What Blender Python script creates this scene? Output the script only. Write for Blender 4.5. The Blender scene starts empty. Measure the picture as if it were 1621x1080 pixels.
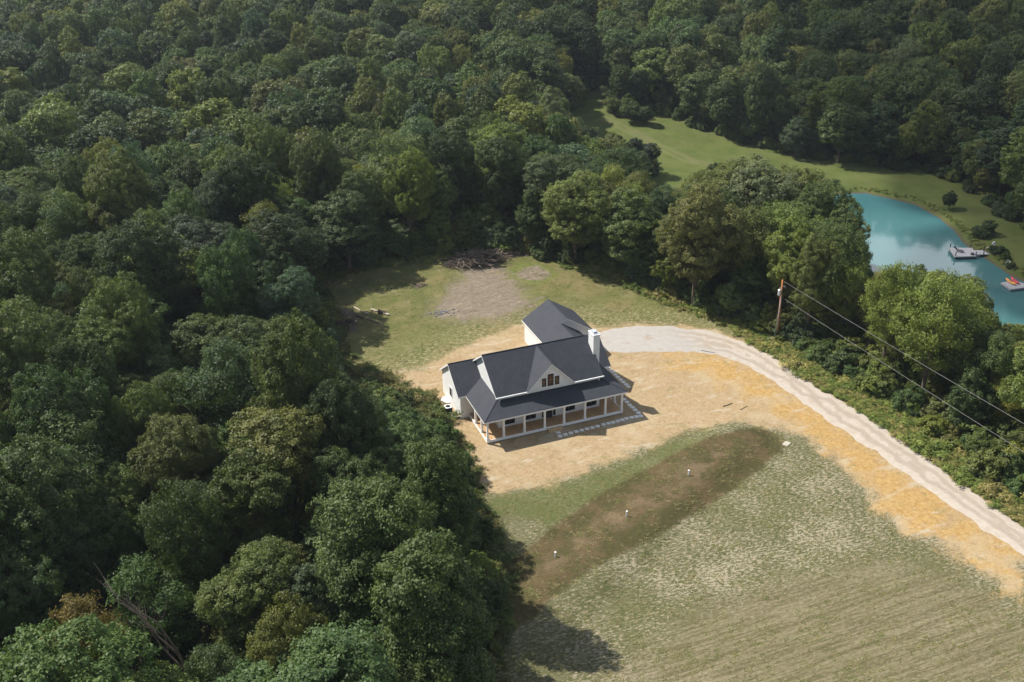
import bpy, math, random
import numpy as np
from mathutils import Vector, Matrix
S = bpy.context.scene
COL = S.collection

# ------------------------------------------------------------------ camera
CAMP = np.array([-30.957, -90.142, 63.219])
PITCH, ROLL, YAW, FPX = math.radians(27.681), math.radians(-0.934), math.radians(20.777), 1577.05
FW = np.array([math.sin(YAW)*math.cos(PITCH), math.cos(YAW)*math.cos(PITCH), -math.sin(PITCH)])
_rt = np.array([math.cos(YAW), -math.sin(YAW), 0.0]); _up = np.cross(_rt, FW)
RT = math.cos(ROLL)*_rt + math.sin(ROLL)*_up
UP = -math.sin(ROLL)*_rt + math.cos(ROLL)*_up
cd = bpy.data.cameras.new('camera'); cam = bpy.data.objects.new('camera', cd); COL.objects.link(cam)
cd.sensor_width = 36.0; cd.lens = 36.0*FPX/1621.0; cd.clip_start = 0.5; cd.clip_end = 5000
cam.matrix_world = Matrix(((RT[0], UP[0], -FW[0], CAMP[0]), (RT[1], UP[1], -FW[1], CAMP[1]), (RT[2], UP[2], -FW[2], CAMP[2]), (0, 0, 0, 1)))
S.camera = cam

# ------------------------------------------------------------------ light
SUN_AZ, SUN_EL = math.radians(-43), math.radians(49)
w = bpy.data.worlds.new('World'); S.world = w; w.use_nodes = True
nt = w.node_tree
sky = nt.nodes.new('ShaderNodeTexSky'); sky.sky_type = 'NISHITA'; sky.sun_disc = False
sky.sun_elevation = SUN_EL; sky.sun_rotation = SUN_AZ % (2*math.pi); sky.altitude = 250
_tc = nt.nodes.new('ShaderNodeTexCoord'); _mp = nt.nodes.new('ShaderNodeMapping'); _mp.inputs['Scale'].default_value = (1, 1, 2.6); _mp.inputs['Location'].default_value = (.35, .2, .1); nt.links.new(_tc.outputs['Generated'], _mp.inputs[0])
_nz = nt.nodes.new('ShaderNodeTexNoise'); _nz.inputs['Scale'].default_value = 2.6; _nz.inputs['Detail'].default_value = 7; _nz.inputs['Roughness'].default_value = .55; nt.links.new(_mp.outputs[0], _nz.inputs['Vector'])
_mr = nt.nodes.new('ShaderNodeMapRange'); _mr.interpolation_type = 'SMOOTHSTEP'; _mr.inputs[1].default_value = .47; _mr.inputs[2].default_value = .62; nt.links.new(_nz.outputs[0], _mr.inputs[0])
_mx = nt.nodes.new('ShaderNodeMix'); _mx.data_type = 'RGBA'; nt.links.new(_mr.outputs[0], _mx.inputs[0]); nt.links.new(sky.outputs[0], _mx.inputs[6]); _mx.inputs[7].default_value = (8.0, 8.8, 9.8, 1)
# one bright sunlit cumulus low in the north-east, mirrored by the lake
_vm = nt.nodes.new('ShaderNodeVectorMath'); _vm.operation = 'DOT_PRODUCT'; nt.links.new(_tc.outputs['Generated'], _vm.inputs[0])
_vm.inputs[1].default_value = (math.sin(math.radians(42))*math.cos(math.radians(25)), math.cos(math.radians(42))*math.cos(math.radians(25)), math.sin(math.radians(25)))
_n2 = nt.nodes.new('ShaderNodeTexNoise'); _n2.inputs['Scale'].default_value = 7; _n2.inputs['Detail'].default_value = 8; nt.links.new(_tc.outputs['Generated'], _n2.inputs['Vector'])
_ad = nt.nodes.new('ShaderNodeMath'); _ad.operation = 'MULTIPLY_ADD'; nt.links.new(_n2.outputs[0], _ad.inputs[0]); _ad.inputs[1].default_value = .10; nt.links.new(_vm.outputs['Value'], _ad.inputs[2])
_m2 = nt.nodes.new('ShaderNodeMapRange'); _m2.interpolation_type = 'SMOOTHSTEP'; _m2.inputs[1].default_value = 0.99; _m2.inputs[2].default_value = 1.045; nt.links.new(_ad.outputs[0], _m2.inputs[0])
_m3 = nt.nodes.new('ShaderNodeMix'); _m3.data_type = 'RGBA'; nt.links.new(_m2.outputs[0], _m3.inputs[0]); nt.links.new(_mx.outputs[2], _m3.inputs[6]); _m3.inputs[7].default_value = (19, 19.5, 20.5, 1)
nt.links.new(_m3.outputs[2], nt.nodes['Background'].inputs[0]); nt.nodes['Background'].inputs[1].default_value = 0.07
sd_ = bpy.data.lights.new('sun', 'SUN'); sd_.energy = 4.7; sd_.angle = math.radians(0.5); sd_.color = (1.0, 0.95, 0.87)
sun = bpy.data.objects.new('sun', sd_); COL.objects.link(sun)
SDIR = Vector((math.sin(SUN_AZ)*math.cos(SUN_EL), math.cos(SUN_AZ)*math.cos(SUN_EL), math.sin(SUN_EL)))
sun.rotation_euler = SDIR.to_track_quat('Z', 'Y').to_euler(); sun.location = SDIR*300
S.view_settings.view_transform = 'Standard'; S.view_settings.look = 'None'; S.view_settings.exposure = 0.7; S.view_settings.gamma = 1.0
S.render.engine = 'CYCLES'
S.cycles.transparent_max_bounces = 12; S.cycles.max_bounces = 5; S.cycles.diffuse_bounces = 3; S.cycles.glossy_bounces = 3; S.cycles.transmission_bounces = 2
S.cycles.volume_bounces = 0; S.cycles.caustics_reflective = False; S.cycles.caustics_refractive = False
S.cycles.sample_clamp_indirect = 4.0; S.cycles.use_denoising = True; S.cycles.denoiser = 'OPENIMAGEDENOISE'; S.cycles.denoising_input_passes = 'RGB_ALBEDO_NORMAL'; S.cycles.denoising_prefilter = 'ACCURATE'

# ------------------------------------------------------------------ helpers
def proj(P):
    P = np.asarray(P, float); d = P-CAMP; z = d@FW
    return 810.5+FPX*(d@RT)/z, 540-FPX*(d@UP)/z, z

def tag(o, label=None, cat=None, group=None, kind=None):
    if label: o['label'] = label
    if cat: o['category'] = cat
    if group: o['group'] = group
    if kind: o['kind'] = kind
    return o

def empty(name, loc=(0, 0, 0), rz=0.0, sc=1.0):
    o = bpy.data.objects.new(name, None); COL.objects.link(o); o.location = loc; o.rotation_euler = (0, 0, rz)
    o.scale = (sc, sc, sc) if isinstance(sc, (int, float)) else sc
    o.empty_display_size = 0.5
    return o

def mesh_np(name, V, Fq, mats, parent=None, fmat=None, smooth=False):
    """V (n,3); Fq (m,k) int array with k fixed"""
    me = bpy.data.meshes.new(name); V = np.asarray(V, np.float32); Fq = np.asarray(Fq, np.int32)
    me.vertices.add(len(V)); me.vertices.foreach_set('co', V.ravel())
    k = Fq.shape[1]; me.loops.add(Fq.size); me.loops.foreach_set('vertex_index', Fq.ravel())
    me.polygons.add(len(Fq)); me.polygons.foreach_set('loop_start', np.arange(len(Fq), dtype=np.int32)*k)
    try: me.polygons.foreach_set('loop_total', np.full(len(Fq), k, np.int32))
    except Exception: pass
    if fmat is not None: me.polygons.foreach_set('material_index', np.asarray(fmat, np.int32))
    if smooth: me.polygons.foreach_set('use_smooth', np.ones(len(Fq), bool))
    for m in (mats if isinstance(mats, (list, tuple)) else [mats]): me.materials.append(m)
    me.update(calc_edges=True)
    o = bpy.data.objects.new(name, me); COL.objects.link(o)
    if parent: o.parent = parent
    return o

class MB:
    """mesh builder collecting faces of several simple solids into one mesh"""
    def __init__(s): s.v = []; s.f = []; s.m = []
    def add(s, vs, fs, m=0):
        b = len(s.v); s.v += [tuple(v) for v in vs]; s.f += [tuple(b+i for i in f) for f in fs]; s.m += [m]*len(fs) if isinstance(m, int) else list(m)
        return s
    def box(s, x0, x1, y0, y1, z0, z1, m=0):
        return s.add([(x0,y0,z0),(x1,y0,z0),(x1,y1,z0),(x0,y1,z0),(x0,y0,z1),(x1,y0,z1),(x1,y1,z1),(x0,y1,z1)],
                     [(0,3,2,1),(4,5,6,7),(0,1,5,4),(1,2,6,5),(2,3,7,6),(3,0,4,7)], m)
    def prism(s, poly, d, mtop=0, mside=0):
        """poly: 3D points, extruded by vector d (downwards); top keeps mtop"""
        n = len(poly); P = [Vector(p) for p in poly]; D = Vector(d)
        vs = P+[p+D for p in P]
        nrm = Vector((0, 0, 0))
        for i in range(n): nrm += P[i].cross(P[(i+1) % n])
        if nrm.dot(D) > 0: top = tuple(range(n))[::-1]; bot = tuple(range(n, 2*n))
        else: top = tuple(range(n)); bot = tuple(range(n, 2*n))[::-1]
        sides = [(i, (i+1) % n, n+(i+1) % n, n+i) for i in range(n)]
        if nrm.dot(D) <= 0: sides = [q[::-1] for q in sides]
        return s.add(vs, [top, bot]+sides, [mtop, mside]+[mside]*n)
    def tube(s, pts, rad, n=8, m=0, cap=True):
        pts = [Vector(p) for p in pts]; rad = rad if isinstance(rad, (list, tuple)) else [rad]*len(pts)
        b = len(s.v); prev = None
        for i, p in enumerate(pts):
            t = (pts[min(i+1, len(pts)-1)]-pts[max(i-1, 0)]).normalized()
            a = t.cross(Vector((0, 0, 1)))
            if a.length < 0.1: a = t.cross(Vector((1, 0, 0)))
            a.normalize(); c = t.cross(a)
            for k in range(n):
                an = 2*math.pi*k/n
                s.v.append(tuple(p+(a*math.cos(an)+c*math.sin(an))*rad[i]))
        for i in range(len(pts)-1):
            for k in range(n):
                s.f.append((b+i*n+k, b+i*n+(k+1) % n, b+(i+1)*n+(k+1) % n, b+(i+1)*n+k)); s.m.append(m)
        if cap:
            s.f.append(tuple(b+k for k in range(n))[::-1]); s.m.append(m)
            e = b+(len(pts)-1)*n; s.f.append(tuple(e+k for k in range(n))); s.m.append(m)
        return s
    def build(s, name, mats, parent=None, smooth=False, bevel=0):
        me = bpy.data.meshes.new(name); me.from_pydata(s.v, [], s.f)
        for mm in (mats if isinstance(mats, (list, tuple)) else [mats]): me.materials.append(mm)
        me.polygons.foreach_set('material_index', np.array(s.m, np.int32))
        if smooth: me.polygons.foreach_set('use_smooth', np.ones(len(s.f), bool))
        me.update()
        o = bpy.data.objects.new(name, me); COL.objects.link(o)
        if parent: o.parent = parent
        if bevel:
            b = o.modifiers.new('bevel', 'BEVEL'); b.width = bevel; b.segments = 2; b.limit_method = 'ANGLE'
        return o

class N:
    """tiny node helper"""
    def __init__(s, name):
        s.mat = bpy.data.materials.new(name); s.mat.use_nodes = True; s.t = s.mat.node_tree
        s.t.nodes.clear(); s.out = s.n('ShaderNodeOutputMaterial')
    def n(s, typ, **kw):
        nd = s.t.nodes.new(typ)
        for k, v in kw.items(): setattr(nd, k, v)
        return nd
    def L(s, a, b): s.t.links.new(a, b)
    def put(s, sock, v):
        if hasattr(v, 'is_output') or isinstance(v, bpy.types.NodeSocket): s.L(v, sock)
        else:
            if isinstance(v, (tuple, list)) and len(v) == 3 and sock.type == 'RGBA': v = (*v, 1)
            sock.default_value = v
    def coord(s, kind='Object'): return s.n('ShaderNodeTexCoord').outputs[kind]
    def pos(s): return s.n('ShaderNodeNewGeometry').outputs['Position']
    def mapping(s, v, scale=(1,1,1), rot=(0,0,0), loc=(0,0,0)):
        m = s.n('ShaderNodeMapping'); s.L(v, m.inputs['Vector']); m.inputs['Scale'].default_value = scale; m.inputs['Rotation'].default_value = rot; m.inputs['Location'].default_value = loc
        return m.outputs[0]
    def noise(s, v, scale, detail=3, rough=0.6, dist=0.0):
        m = s.n('ShaderNodeTexNoise'); s.L(v, m.inputs['Vector']); m.inputs['Scale'].default_value = scale; m.inputs['Detail'].default_value = detail
        m.inputs['Roughness'].default_value = rough; m.inputs['Distortion'].default_value = dist
        return m.outputs[0]
    def math(s, op, a, b=0.0, c=0.0):
        m = s.n('ShaderNodeMath', operation=op)
        s.put(m.inputs[0], a); s.put(m.inputs[1], b)
        if op in ('MULTIPLY_ADD',): s.put(m.inputs[2], c)
        return m.outputs[0]
    def ramp(s, v, lo, hi, a=0.0, b=1.0):
        m = s.n('ShaderNodeMapRange', interpolation_type='SMOOTHSTEP'); s.put(m.inputs[0], v)
        m.inputs[1].default_value = lo; m.inputs[2].default_value = hi; m.inputs[3].default_value = a; m.inputs[4].default_value = b
        return m.outputs[0]
    def mix(s, f, a, b, blend='MIX'):
        m = s.n('ShaderNodeMix', data_type='RGBA', blend_type=blend); m.clamp_factor = True
        s.put(m.inputs[0], f); s.put(m.inputs[6], a); s.put(m.inputs[7], b)
        return m.outputs[2]
    def attr(s, name):
        a = s.n('ShaderNodeAttribute'); a.attribute_name = name; return a.outputs['Fac']
    def bump(s, h, strength=0.3, dist=0.05, normal=None):
        b = s.n('ShaderNodeBump'); s.L(h, b.inputs['Height']); b.inputs['Strength'].default_value = strength; b.inputs['Distance'].default_value = dist
        if normal is not None: s.L(normal, b.inputs['Normal'])
        return b.outputs[0]
    def bsdf(s, color, rough=0.7, spec=0.3, normal=None, metal=0.0, surface=True):
        p = s.n('ShaderNodeBsdfPrincipled'); s.put(p.inputs['Base Color'], color); s.put(p.inputs['Roughness'], rough)
        p.inputs['Specular IOR Level'].default_value = spec; p.inputs['Metallic'].default_value = metal
        if normal is not None: s.L(normal, p.inputs['Normal'])
        if surface: s.L(p.outputs[0], s.out.inputs['Surface'])
        return p

def plain(name, col, rough=0.6, spec=0.3, var=0.12, scale=3.0, metal=0.0, bump=0.0):
    m = N(name); c = m.coord(); n1 = m.noise(c, scale, 4)
    d = tuple(x*(1-var) for x in col); l = tuple(min(1, x*(1+var)) for x in col)
    nb = m.bump(m.noise(c, scale*6, 3), bump, 0.02) if bump else None
    m.bsdf(m.mix(m.ramp(n1, 0.3, 0.7), d, l), rough, spec, nb, metal)
    return m.mat

# ------------------------------------------------------------------ terrain
def sstep(x, a, b):
    t = np.clip((x-a)/(b-a), 0, 1); return t*t*(3-2*t)

def sdpoly(x, y, poly):
    """signed distance, negative inside; x,y arrays"""
    x = np.asarray(x, float); y = np.asarray(y, float)
    P = np.asarray(poly, float); d2 = np.full(x.shape, 1e18); ins = np.zeros(x.shape, bool)
    for i in range(len(P)):
        ax, ay = P[i]; bx, by = P[(i+1) % len(P)]
        ex, ey = bx-ax, by-ay; L2 = ex*ex+ey*ey+1e-12
        t = np.clip(((x-ax)*ex+(y-ay)*ey)/L2, 0, 1)
        dx = x-ax-t*ex; dy = y-ay-t*ey; d2 = np.minimum(d2, dx*dx+dy*dy)
        c = ((ay > y) != (by > y)) & (x < (bx-ax)*(y-ay)/(by-ay+1e-15)+ax)
        ins ^= c
    d = np.sqrt(d2); return np.where(ins, -d, d)

PLATEAU = [(-500,-500),(54,-500),(54,-20),(55,10),(50,35),(40,55),(20,66),(-20,68),(-80,95),(-500,150)]
LAKE = [(104,69.8),(108.4,68.3),(110.9,63.4),(113,58.4),(112,51),(109.9,44.6),(106.9,39),(105.7,34.6),(104.5,28.9),(103.4,23.7),(104.2,18),
        (105.5,12),(103,7.5),(97,7.2),(91.3,9.5),(87.7,11),(83.5,16),(81.5,25),(82.5,38),(86,50),(91,62),(97,69)]
LAKE_Z = -7.0
MOUND_AX = (np.array([27.0, -9.5]), np.array([-8.0, -29.0]))
def vnoise(x, y, s, seed):
    return (np.sin(x*s+seed*1.7+1.3*np.sin(y*s*0.83+seed))+np.sin(y*s*1.13+seed*2.9+1.1*np.sin(x*s*0.71+seed*0.6)))*0.5
def height(x, y):
    x = np.asarray(x, float); y = np.asarray(y, float)
    d = sdpoly(x, y, PLATEAU)
    z = -6.0*sstep(d, 0, 28)
    z = z+sstep(d, 0, 30)*0.5*vnoise(x, y, 0.05, 1)
    # far hills rising
    s = (x-CAMP[0])*math.sin(YAW)+(y-CAMP[1])*math.cos(YAW)
    z = z+0.075*np.maximum(0, s-230)+0.4*vnoise(x, y, 0.02, 3)*sstep(s, 200, 300)*6
    r = (x-CAMP[0])*math.cos(YAW)-(y-CAMP[1])*math.sin(YAW)
    z = z+9*sstep(r, 60, 170)*sstep(s, 235, 330)
    # undulation of the left forest
    z = z+1.2*vnoise(x, y, 0.045, 5)*sstep(-x, 25, 60)
    # septic mound
    ax, bx = MOUND_AX; e = bx-ax; t = np.clip(((x-ax[0])*e[0]+(y-ax[1])*e[1])/(e@e), 0, 1)
    dm = np.hypot(x-ax[0]-t*e[0], y-ax[1]-t*e[1]); z = z+0.55*(1-sstep(dm, 1.2, 4.6))
    # lake basin
    sl = sdpoly(x, y, LAKE)
    bank = LAKE_Z+np.where(sl > 0, 0.22*sl+0.25*sstep(sl, 0, 1.5), 0.35*sl)
    z = np.where(sl < 14, bank*(1-sstep(sl, 0, 14))+z*sstep(sl, 0, 14), z)
    z = np.where(sl < 0, np.maximum(LAKE_Z-1.6, np.minimum(z, LAKE_Z-0.03+0.35*sl)), z)
    return z
def hz(x, y): return float(height(np.array([x]), np.array([y]))[0])

def unp(px, py, z=None):
    """photo pixel -> point on the terrain (or on the plane z)"""
    d = FW+RT*(px-810.5)/FPX-UP*(py-540)/FPX
    if z is not None:
        t = (z-CAMP[2])/d[2]; return CAMP+t*d
    t = np.arange(40, 900, 0.5); P = CAMP+t[:, None]*d
    h = height(P[:, 0], P[:, 1]); k = np.argmax(P[:, 2] < h)
    if not (P[:, 2] < h).any(): k = len(t)-1
    a, b = t[max(k-1, 0)], t[k]
    for _ in range(12):
        m = (a+b)/2; Q = CAMP+m*d
        if Q[2] < hz(Q[0], Q[1]): b = m
        else: a = m
    Q = CAMP+b*d; return np.array([Q[0], Q[1], hz(Q[0], Q[1])])
def wpoly(pts): return [tuple(unp(*p)[:2]) for p in pts]

# visible open areas, traced in the photograph
CLEAR_A = [(500,455),(520,440),(560,428),(620,417),(690,409),(740,402),(800,402),(860,412),(920,425),(980,438),(1020,460),(1060,478),(1100,492),(1150,512),
           (1190,526),(1225,545),(1270,560),(1300,585),(1350,612),(1420,650),(1500,718),(1560,772),(1640,815),(1640,1100),(745,1100),(775,1040),(788,990),(795,940),(785,890),
           (765,830),(745,790),(742,750),(722,700),(694,668),(682,640),(640,616),(600,605),(588,590),(548,588),(535,545),(522,500),(512,475)]
CLEAR_B = [(895,180),(925,165),(928,146),(948,138),(960,150),(958,168),(975,182),(1010,188),(1035,168),(1060,185),(1110,205),(1160,220),(1200,235),(1250,243),(1310,255),
           (1400,264),(1480,275),(1515,290),(1560,318),(1590,345),(1640,372),(1640,516),(1588,516),(1575,470),(1555,440),(1530,422),(1490,415),(1440,415),(1400,425),(1378,415),
           (1374,370),(1365,340),(1335,308),(1300,284),(1220,262),(1150,252),(1090,264),(1075,285),(1042,277),(1040,240),(1020,218),(985,212),(945,192)]
WA = wpoly(CLEAR_A); WA = [q if q[1] > -60 else (q[0], q[1]) for q in WA]
WB = wpoly(CLEAR_B)
DRIVE_PX = [(945,530),(965,520),(1000,517),(1060,517),(1120,524),(1170,538),(1215,560),(1260,588),(1300,618),(1345,643),(1400,680),(1450,715),(1520,765),(1570,800),(1621,836)]
DRIVE_PX2 = [(1621,880),(1560,840),(1500,797),(1440,755),(1380,712),(1320,672),(1270,635),(1225,603),(1180,577),(1140,563),(1100,556),(1050,557),(985,558),(960,556),(948,548)]
_da = wpoly(DRIVE_PX); _db = wpoly(DRIVE_PX2)
DRIVE = _da+[(_da[-1][0]+0.8, -60), (_da[-1][0]+2, -120), (_db[0][0]+2, -120), (_db[0][0]+0.8, -60)]+_db
STRAW = wpoly([(575,592),(640,592),(680,575),(735,548),(800,522),(835,512),(930,512),(945,518),(1000,513),(1080,515),(1140,525),(1180,540),(1260,588),(1400,680),(1621,836),(1621,965),
               (1575,925),(1520,885),(1470,855),(1420,838),(1385,800),(1355,765),(1320,728),(1280,698),(1230,678),(1180,668),(1110,676),(1060,692),(1000,717),(930,745),(860,768),(800,780),(740,782),(700,700),(650,630),(590,610)])
ORANGE = wpoly([(1050,560),(1110,554),(1150,560),(1200,590),(1280,640),(1450,760),(1621,880),(1621,960),(1560,915),(1500,868),(1430,838),(1390,800),(1350,755),(1310,712),(1270,690),(1235,655),(1190,628),(1120,600),(1070,580)])
SOIL = wpoly([(735,425),(790,422),(800,440),(826,460),(838,478),(822,492),(780,505),(720,505),(692,500),(694,482),(712,462),(730,445)])
RINGO = wpoly([(800,428),(815,416),(845,415),(870,425),(884,437),(868,447),(842,450),(815,442)])
RINGI = wpoly([(816,436),(830,424),(850,421),(868,430),(870,438),(850,444),(828,443)])
MOUND = wpoly([(1210,680),(1236,690),(1238,712),(1190,752),(1130,795),(1070,828),(1000,868),(930,905),(880,940),(835,985),(780,1010),(770,950),(785,905),(830,872),(880,832),(940,790),(1000,757),(1060,722),(1120,693),(1170,681)])
ROWS = wpoly([(960,1100),(1040,1010),(1120,960),(1250,915),(1400,890),(1520,915),(1640,985),(1640,1100)])
GREENR = wpoly([(745,800),(820,775),(900,765),(1000,725),(1090,690),(1130,700),(1060,735),(960,790),(880,830),(800,810),(760,830)])
BRUSHB = wpoly([(510,520),(530,490),(555,495),(560,520),(540,530)])

def axis(lo, flo, fhi, hi, fine, grow=1.13):
    a = list(np.arange(flo, fhi+1e-6, fine)); st = fine; x = fhi
    while x < hi: st = min(st*grow, 1.8 if x < fhi+120 else 14); x += st; a.append(x)
    st = fine; x = flo; b = []
    while x > lo: st = min(st*grow, 1.8 if x > flo-20 else 14); x -= st; b.append(x)
    return np.array(b[::-1]+a)
def build_ground():
    xs = axis(-420, -18, 60, 760, 0.5); ys = axis(-160, -52, 62, 900, 0.5)
    X, Y = np.meshgrid(xs, ys); Z = height(X, Y)
    nx, ny = len(xs), len(ys); V = np.stack([X, Y, Z], -1).reshape(-1, 3)
    i = np.arange(ny-1)[:, None]*nx+np.arange(nx-1)[None]; Fq = np.stack([i, i+1, i+nx+1, i+nx], -1).reshape(-1, 4)
    g = mesh_np('ground', V, Fq, ground_mat(), smooth=True)
    for nm, poly in (('sd_a', WA), ('sd_b', WB), ('sd_straw', STRAW), ('sd_orange', ORANGE), ('sd_soil', SOIL), ('sd_ringo', RINGO), ('sd_ringi', RINGI), ('sd_mound', MOUND),
                     ('sd_rows', ROWS), ('sd_green', GREENR), ('sd_lake', LAKE), ('sd_brush', BRUSHB)):
        d = np.clip(sdpoly(V[:, 0], V[:, 1], poly), -12, 12).astype(np.float32)
        at = g.data.attributes.new(nm, 'FLOAT', 'POINT'); at.data.foreach_set('value', d)
    tr = [unp(*p)[:2] for p in [(957, 188), (1000, 208), (1050, 236), (1092, 255), (1140, 264), (1200, 268)]]; d = np.full(len(V), 1e9)
    for a, b in zip(tr[:-1], tr[1:]):
        e = b-a; t = np.clip(((V[:, 0]-a[0])*e[0]+(V[:, 1]-a[1])*e[1])/(e@e), 0, 1); d = np.minimum(d, np.hypot(V[:, 0]-a[0]-t*e[0], V[:, 1]-a[1]-t*e[1]))
    at = g.data.attributes.new('sd_track', 'FLOAT', 'POINT'); at.data.foreach_set('value', np.clip(d, 0, 12).astype(np.float32))
    return tag(g, kind='structure')

def ground_mat():
    m = N('ground'); P = m.pos()
    nF = m.noise(P, 1.6, 5, 0.7); nM = m.noise(P, 0.35, 4, 0.65); nL = m.noise(P, 0.06, 3, 0.5); nX = m.noise(P, 6.0, 4, 0.75)
    streak = m.noise(m.mapping(P, (0.9, 5.0, 1), (0, 0, math.radians(18))), 1.0, 4, 0.7)
    def edge(name, wob=3.0, soft=0.5, off=0.0, wobf=1.2):
        s = m.math('ADD', m.attr(name), m.math('MULTIPLY', m.math('SUBTRACT', nM, 0.5), wob*2))
        s = m.math('ADD', s, m.math('MULTIPLY', m.math('SUBTRACT', nX, 0.5), wobf*2))
        return m.ramp(s, off+soft, off-soft)
    # lawn of the yard
    yard = m.mix(m.ramp(nM, 0.3, 0.7), (0.135, 0.155, 0.052), (0.235, 0.215, 0.09))
    yard = m.mix(m.ramp(nL, 0.35, 0.65, 0, 0.5), yard, (0.17, 0.195, 0.058))
    fleck = m.ramp(m.math('ADD', m.math('MULTIPLY', nX, 0.55), m.math('MULTIPLY', nM, 0.5)), 0.55, 0.68)
    g0 = m.noise(P, 2.4, 6, .8); yard = m.mix(m.ramp(g0, .47, .36, 0, .7), yard, (0.075, 0.095, 0.028)); yard = m.mix(m.ramp(g0, .55, .68, 0, .5), yard, (0.33, 0.30, 0.15))
    yard = m.mix(m.math('MULTIPLY', fleck, 0.55), yard, (0.42, 0.35, 0.23))
    nearst = m.ramp(m.math('ADD', m.attr('sd_straw'), m.math('MULTIPLY', m.math('SUBTRACT', nM, .5), 9)), 9.5, 1.5)
    yard = m.mix(m.math('MULTIPLY', nearst, m.ramp(m.noise(m.mapping(P, (1, 2.4, 1), (0, 0, .3)), 1.5, 6, .8), .50, .60)), yard, (0.52, 0.43, 0.28))
    yard = m.mix(m.math('MULTIPLY', m.ramp(m.noise(P, .12, 3, .6), .52, .62), .45), yard, (0.30, 0.235, 0.12))
    # front field
    sepY = m.n('ShaderNodeSeparateXYZ'); m.L(P, sepY.inputs[0])
    front = m.ramp(sepY.outputs[1], 0, -8)
    fld = m.mix(m.ramp(nM, 0.35, 0.62), (0.185, 0.18, 0.09), (0.285, 0.26, 0.16))
    fld = m.mix(m.ramp(nL, 0.4, 0.6, 0, 0.4), fld, (0.175, 0.185, 0.07))
    g1 = m.noise(m.mapping(P, (1.0, 2.2, 1), (0, 0, math.radians(14))), 2.2, 6, .78); gl = m.noise(P, .09, 4, .6)
    fld = m.mix(m.ramp(g1, .56, .44, 0, .7), fld, (0.085, 0.105, 0.038))
    fleck2 = m.ramp(m.math('ADD', m.math('MULTIPLY', g1, .85), m.math('MULTIPLY', gl, .36)), 0.612, 0.69)
    fld = m.mix(m.math('MULTIPLY', fleck2, 0.85), fld, (0.50, 0.44, 0.32))
    # mown rows: long streaks along the mower's path
    rv = m.mapping(P, (.05, 1.0, 1), (0, 0, math.radians(2)))
    w1 = m.noise(rv, 2.2, 5, .7, .35); w2 = m.noise(rv, 6.0, 3, .7, .2)
    rowc = m.mix(m.ramp(w1, .4, .62), (0.165, 0.145, 0.075), (0.30, 0.265, 0.16))
    rowc = m.mix(m.ramp(w2, .5, .66, 0, .6), rowc, (0.42, 0.37, 0.24))
    rowc = m.mix(m.ramp(g1, .52, .64, 0, .6), rowc, (0.37, 0.33, 0.21)); rowc = m.mix(m.ramp(g1, .48, .36, 0, .7), rowc, (0.105, 0.115, 0.045))
    fld = m.mix(m.math('MULTIPLY', edge('sd_rows', 4, 2.5), 0.85), fld, rowc)
    fld = m.mix(1.0, fld, (1.0, .985, .98), 'MULTIPLY')
    col = m.mix(front, yard, fld)
    col = m.mix(m.math('MULTIPLY', edge('sd_green', 2, 0.8), 0.7), col, m.mix(m.ramp(nX, 0.4, 0.7), (0.10, 0.135, 0.04), (0.22, 0.21, 0.08)))
    # septic mound
    mc = m.mix(m.ramp(nM, 0.4, 0.62), (0.092, 0.084, 0.034), (0.15, 0.108, 0.055))
    mc = m.mix(m.ramp(nX, 0.5, 0.75, 0, 0.4), mc, (0.21, 0.155, 0.09))
    mc = m.mix(m.ramp(g1, .48, .37, 0, .7), mc, (0.055, 0.06, 0.022)); mc = m.mix(m.ramp(g1, .56, .68, 0, .5), mc, (0.24, 0.2, 0.115))
    mtop = m.math('SUBTRACT', 1.0, m.ramp(m.attr('sd_mound'), -3.8, -1.6))
    mc = m.mix(m.math('MULTIPLY', mtop, m.ramp(m.noise(P, 0.3, 5, 0.7), 0.44, 0.62, 0, .75)), mc, m.mix(m.ramp(nX, 0.3, 0.7), (0.20, 0.14, 0.085), (0.30, 0.215, 0.14)))
    col = m.mix(m.math('MULTIPLY', edge('sd_mound', 0.6, 0.45, 0.1, 0.55), 0.96), col, mc)
    # straw around the house
    st = m.mix(m.ramp(nF, 0.3, 0.7), (0.42, 0.305, 0.165), (0.58, 0.45, 0.265))
    st = m.mix(m.ramp(nM, 0.35, 0.65, 0, 0.65), st, (0.50, 0.345, 0.19))
    fib = m.noise(m.mapping(P, (2, 9, 1), (0, 0, 0.6)), 1.0, 3, 0.8, 1.5)
    st = m.mix(m.ramp(fib, 0.5, 0.72, 0, 0.65), st, (0.66, 0.53, 0.36))
    st = m.mix(m.ramp(nX, 0.58, 0.75, 0, 0.5), st, (0.25, 0.17, 0.09))
    orr = m.mix(m.ramp(nF, 0.3, 0.68), (0.47, 0.285, 0.095), (0.63, 0.415, 0.16))
    orr = m.mix(m.ramp(fib, 0.48, 0.72, 0, 0.8), orr, (0.74, 0.56, 0.30))
    orr = m.mix(m.ramp(nX, 0.6, 0.78, 0, 0.55), orr, (0.34, 0.22, 0.08))
    g2 = m.noise(P, 3.0, 6, .8)
    st = m.mix(m.ramp(g2, .54, .66, 0, .7), st, (0.70, 0.57, 0.40)); st = m.mix(m.ramp(g2, .46, .35, 0, .75), st, (0.24, 0.165, 0.085))
    orr = m.mix(m.ramp(g2, .54, .66, 0, .7), orr, (0.80, 0.62, 0.34)); orr = m.mix(m.ramp(g2, .46, .35, 0, .75), orr, (0.34, 0.20, 0.055))
    pch = m.noise(P, .3, 5, .7); st = m.mix(m.math('MULTIPLY', edge('sd_orange', 5.5, 2.2, 0, 1.6), m.ramp(pch, .33, .52, .55, 1.0)), st, orr)
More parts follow.
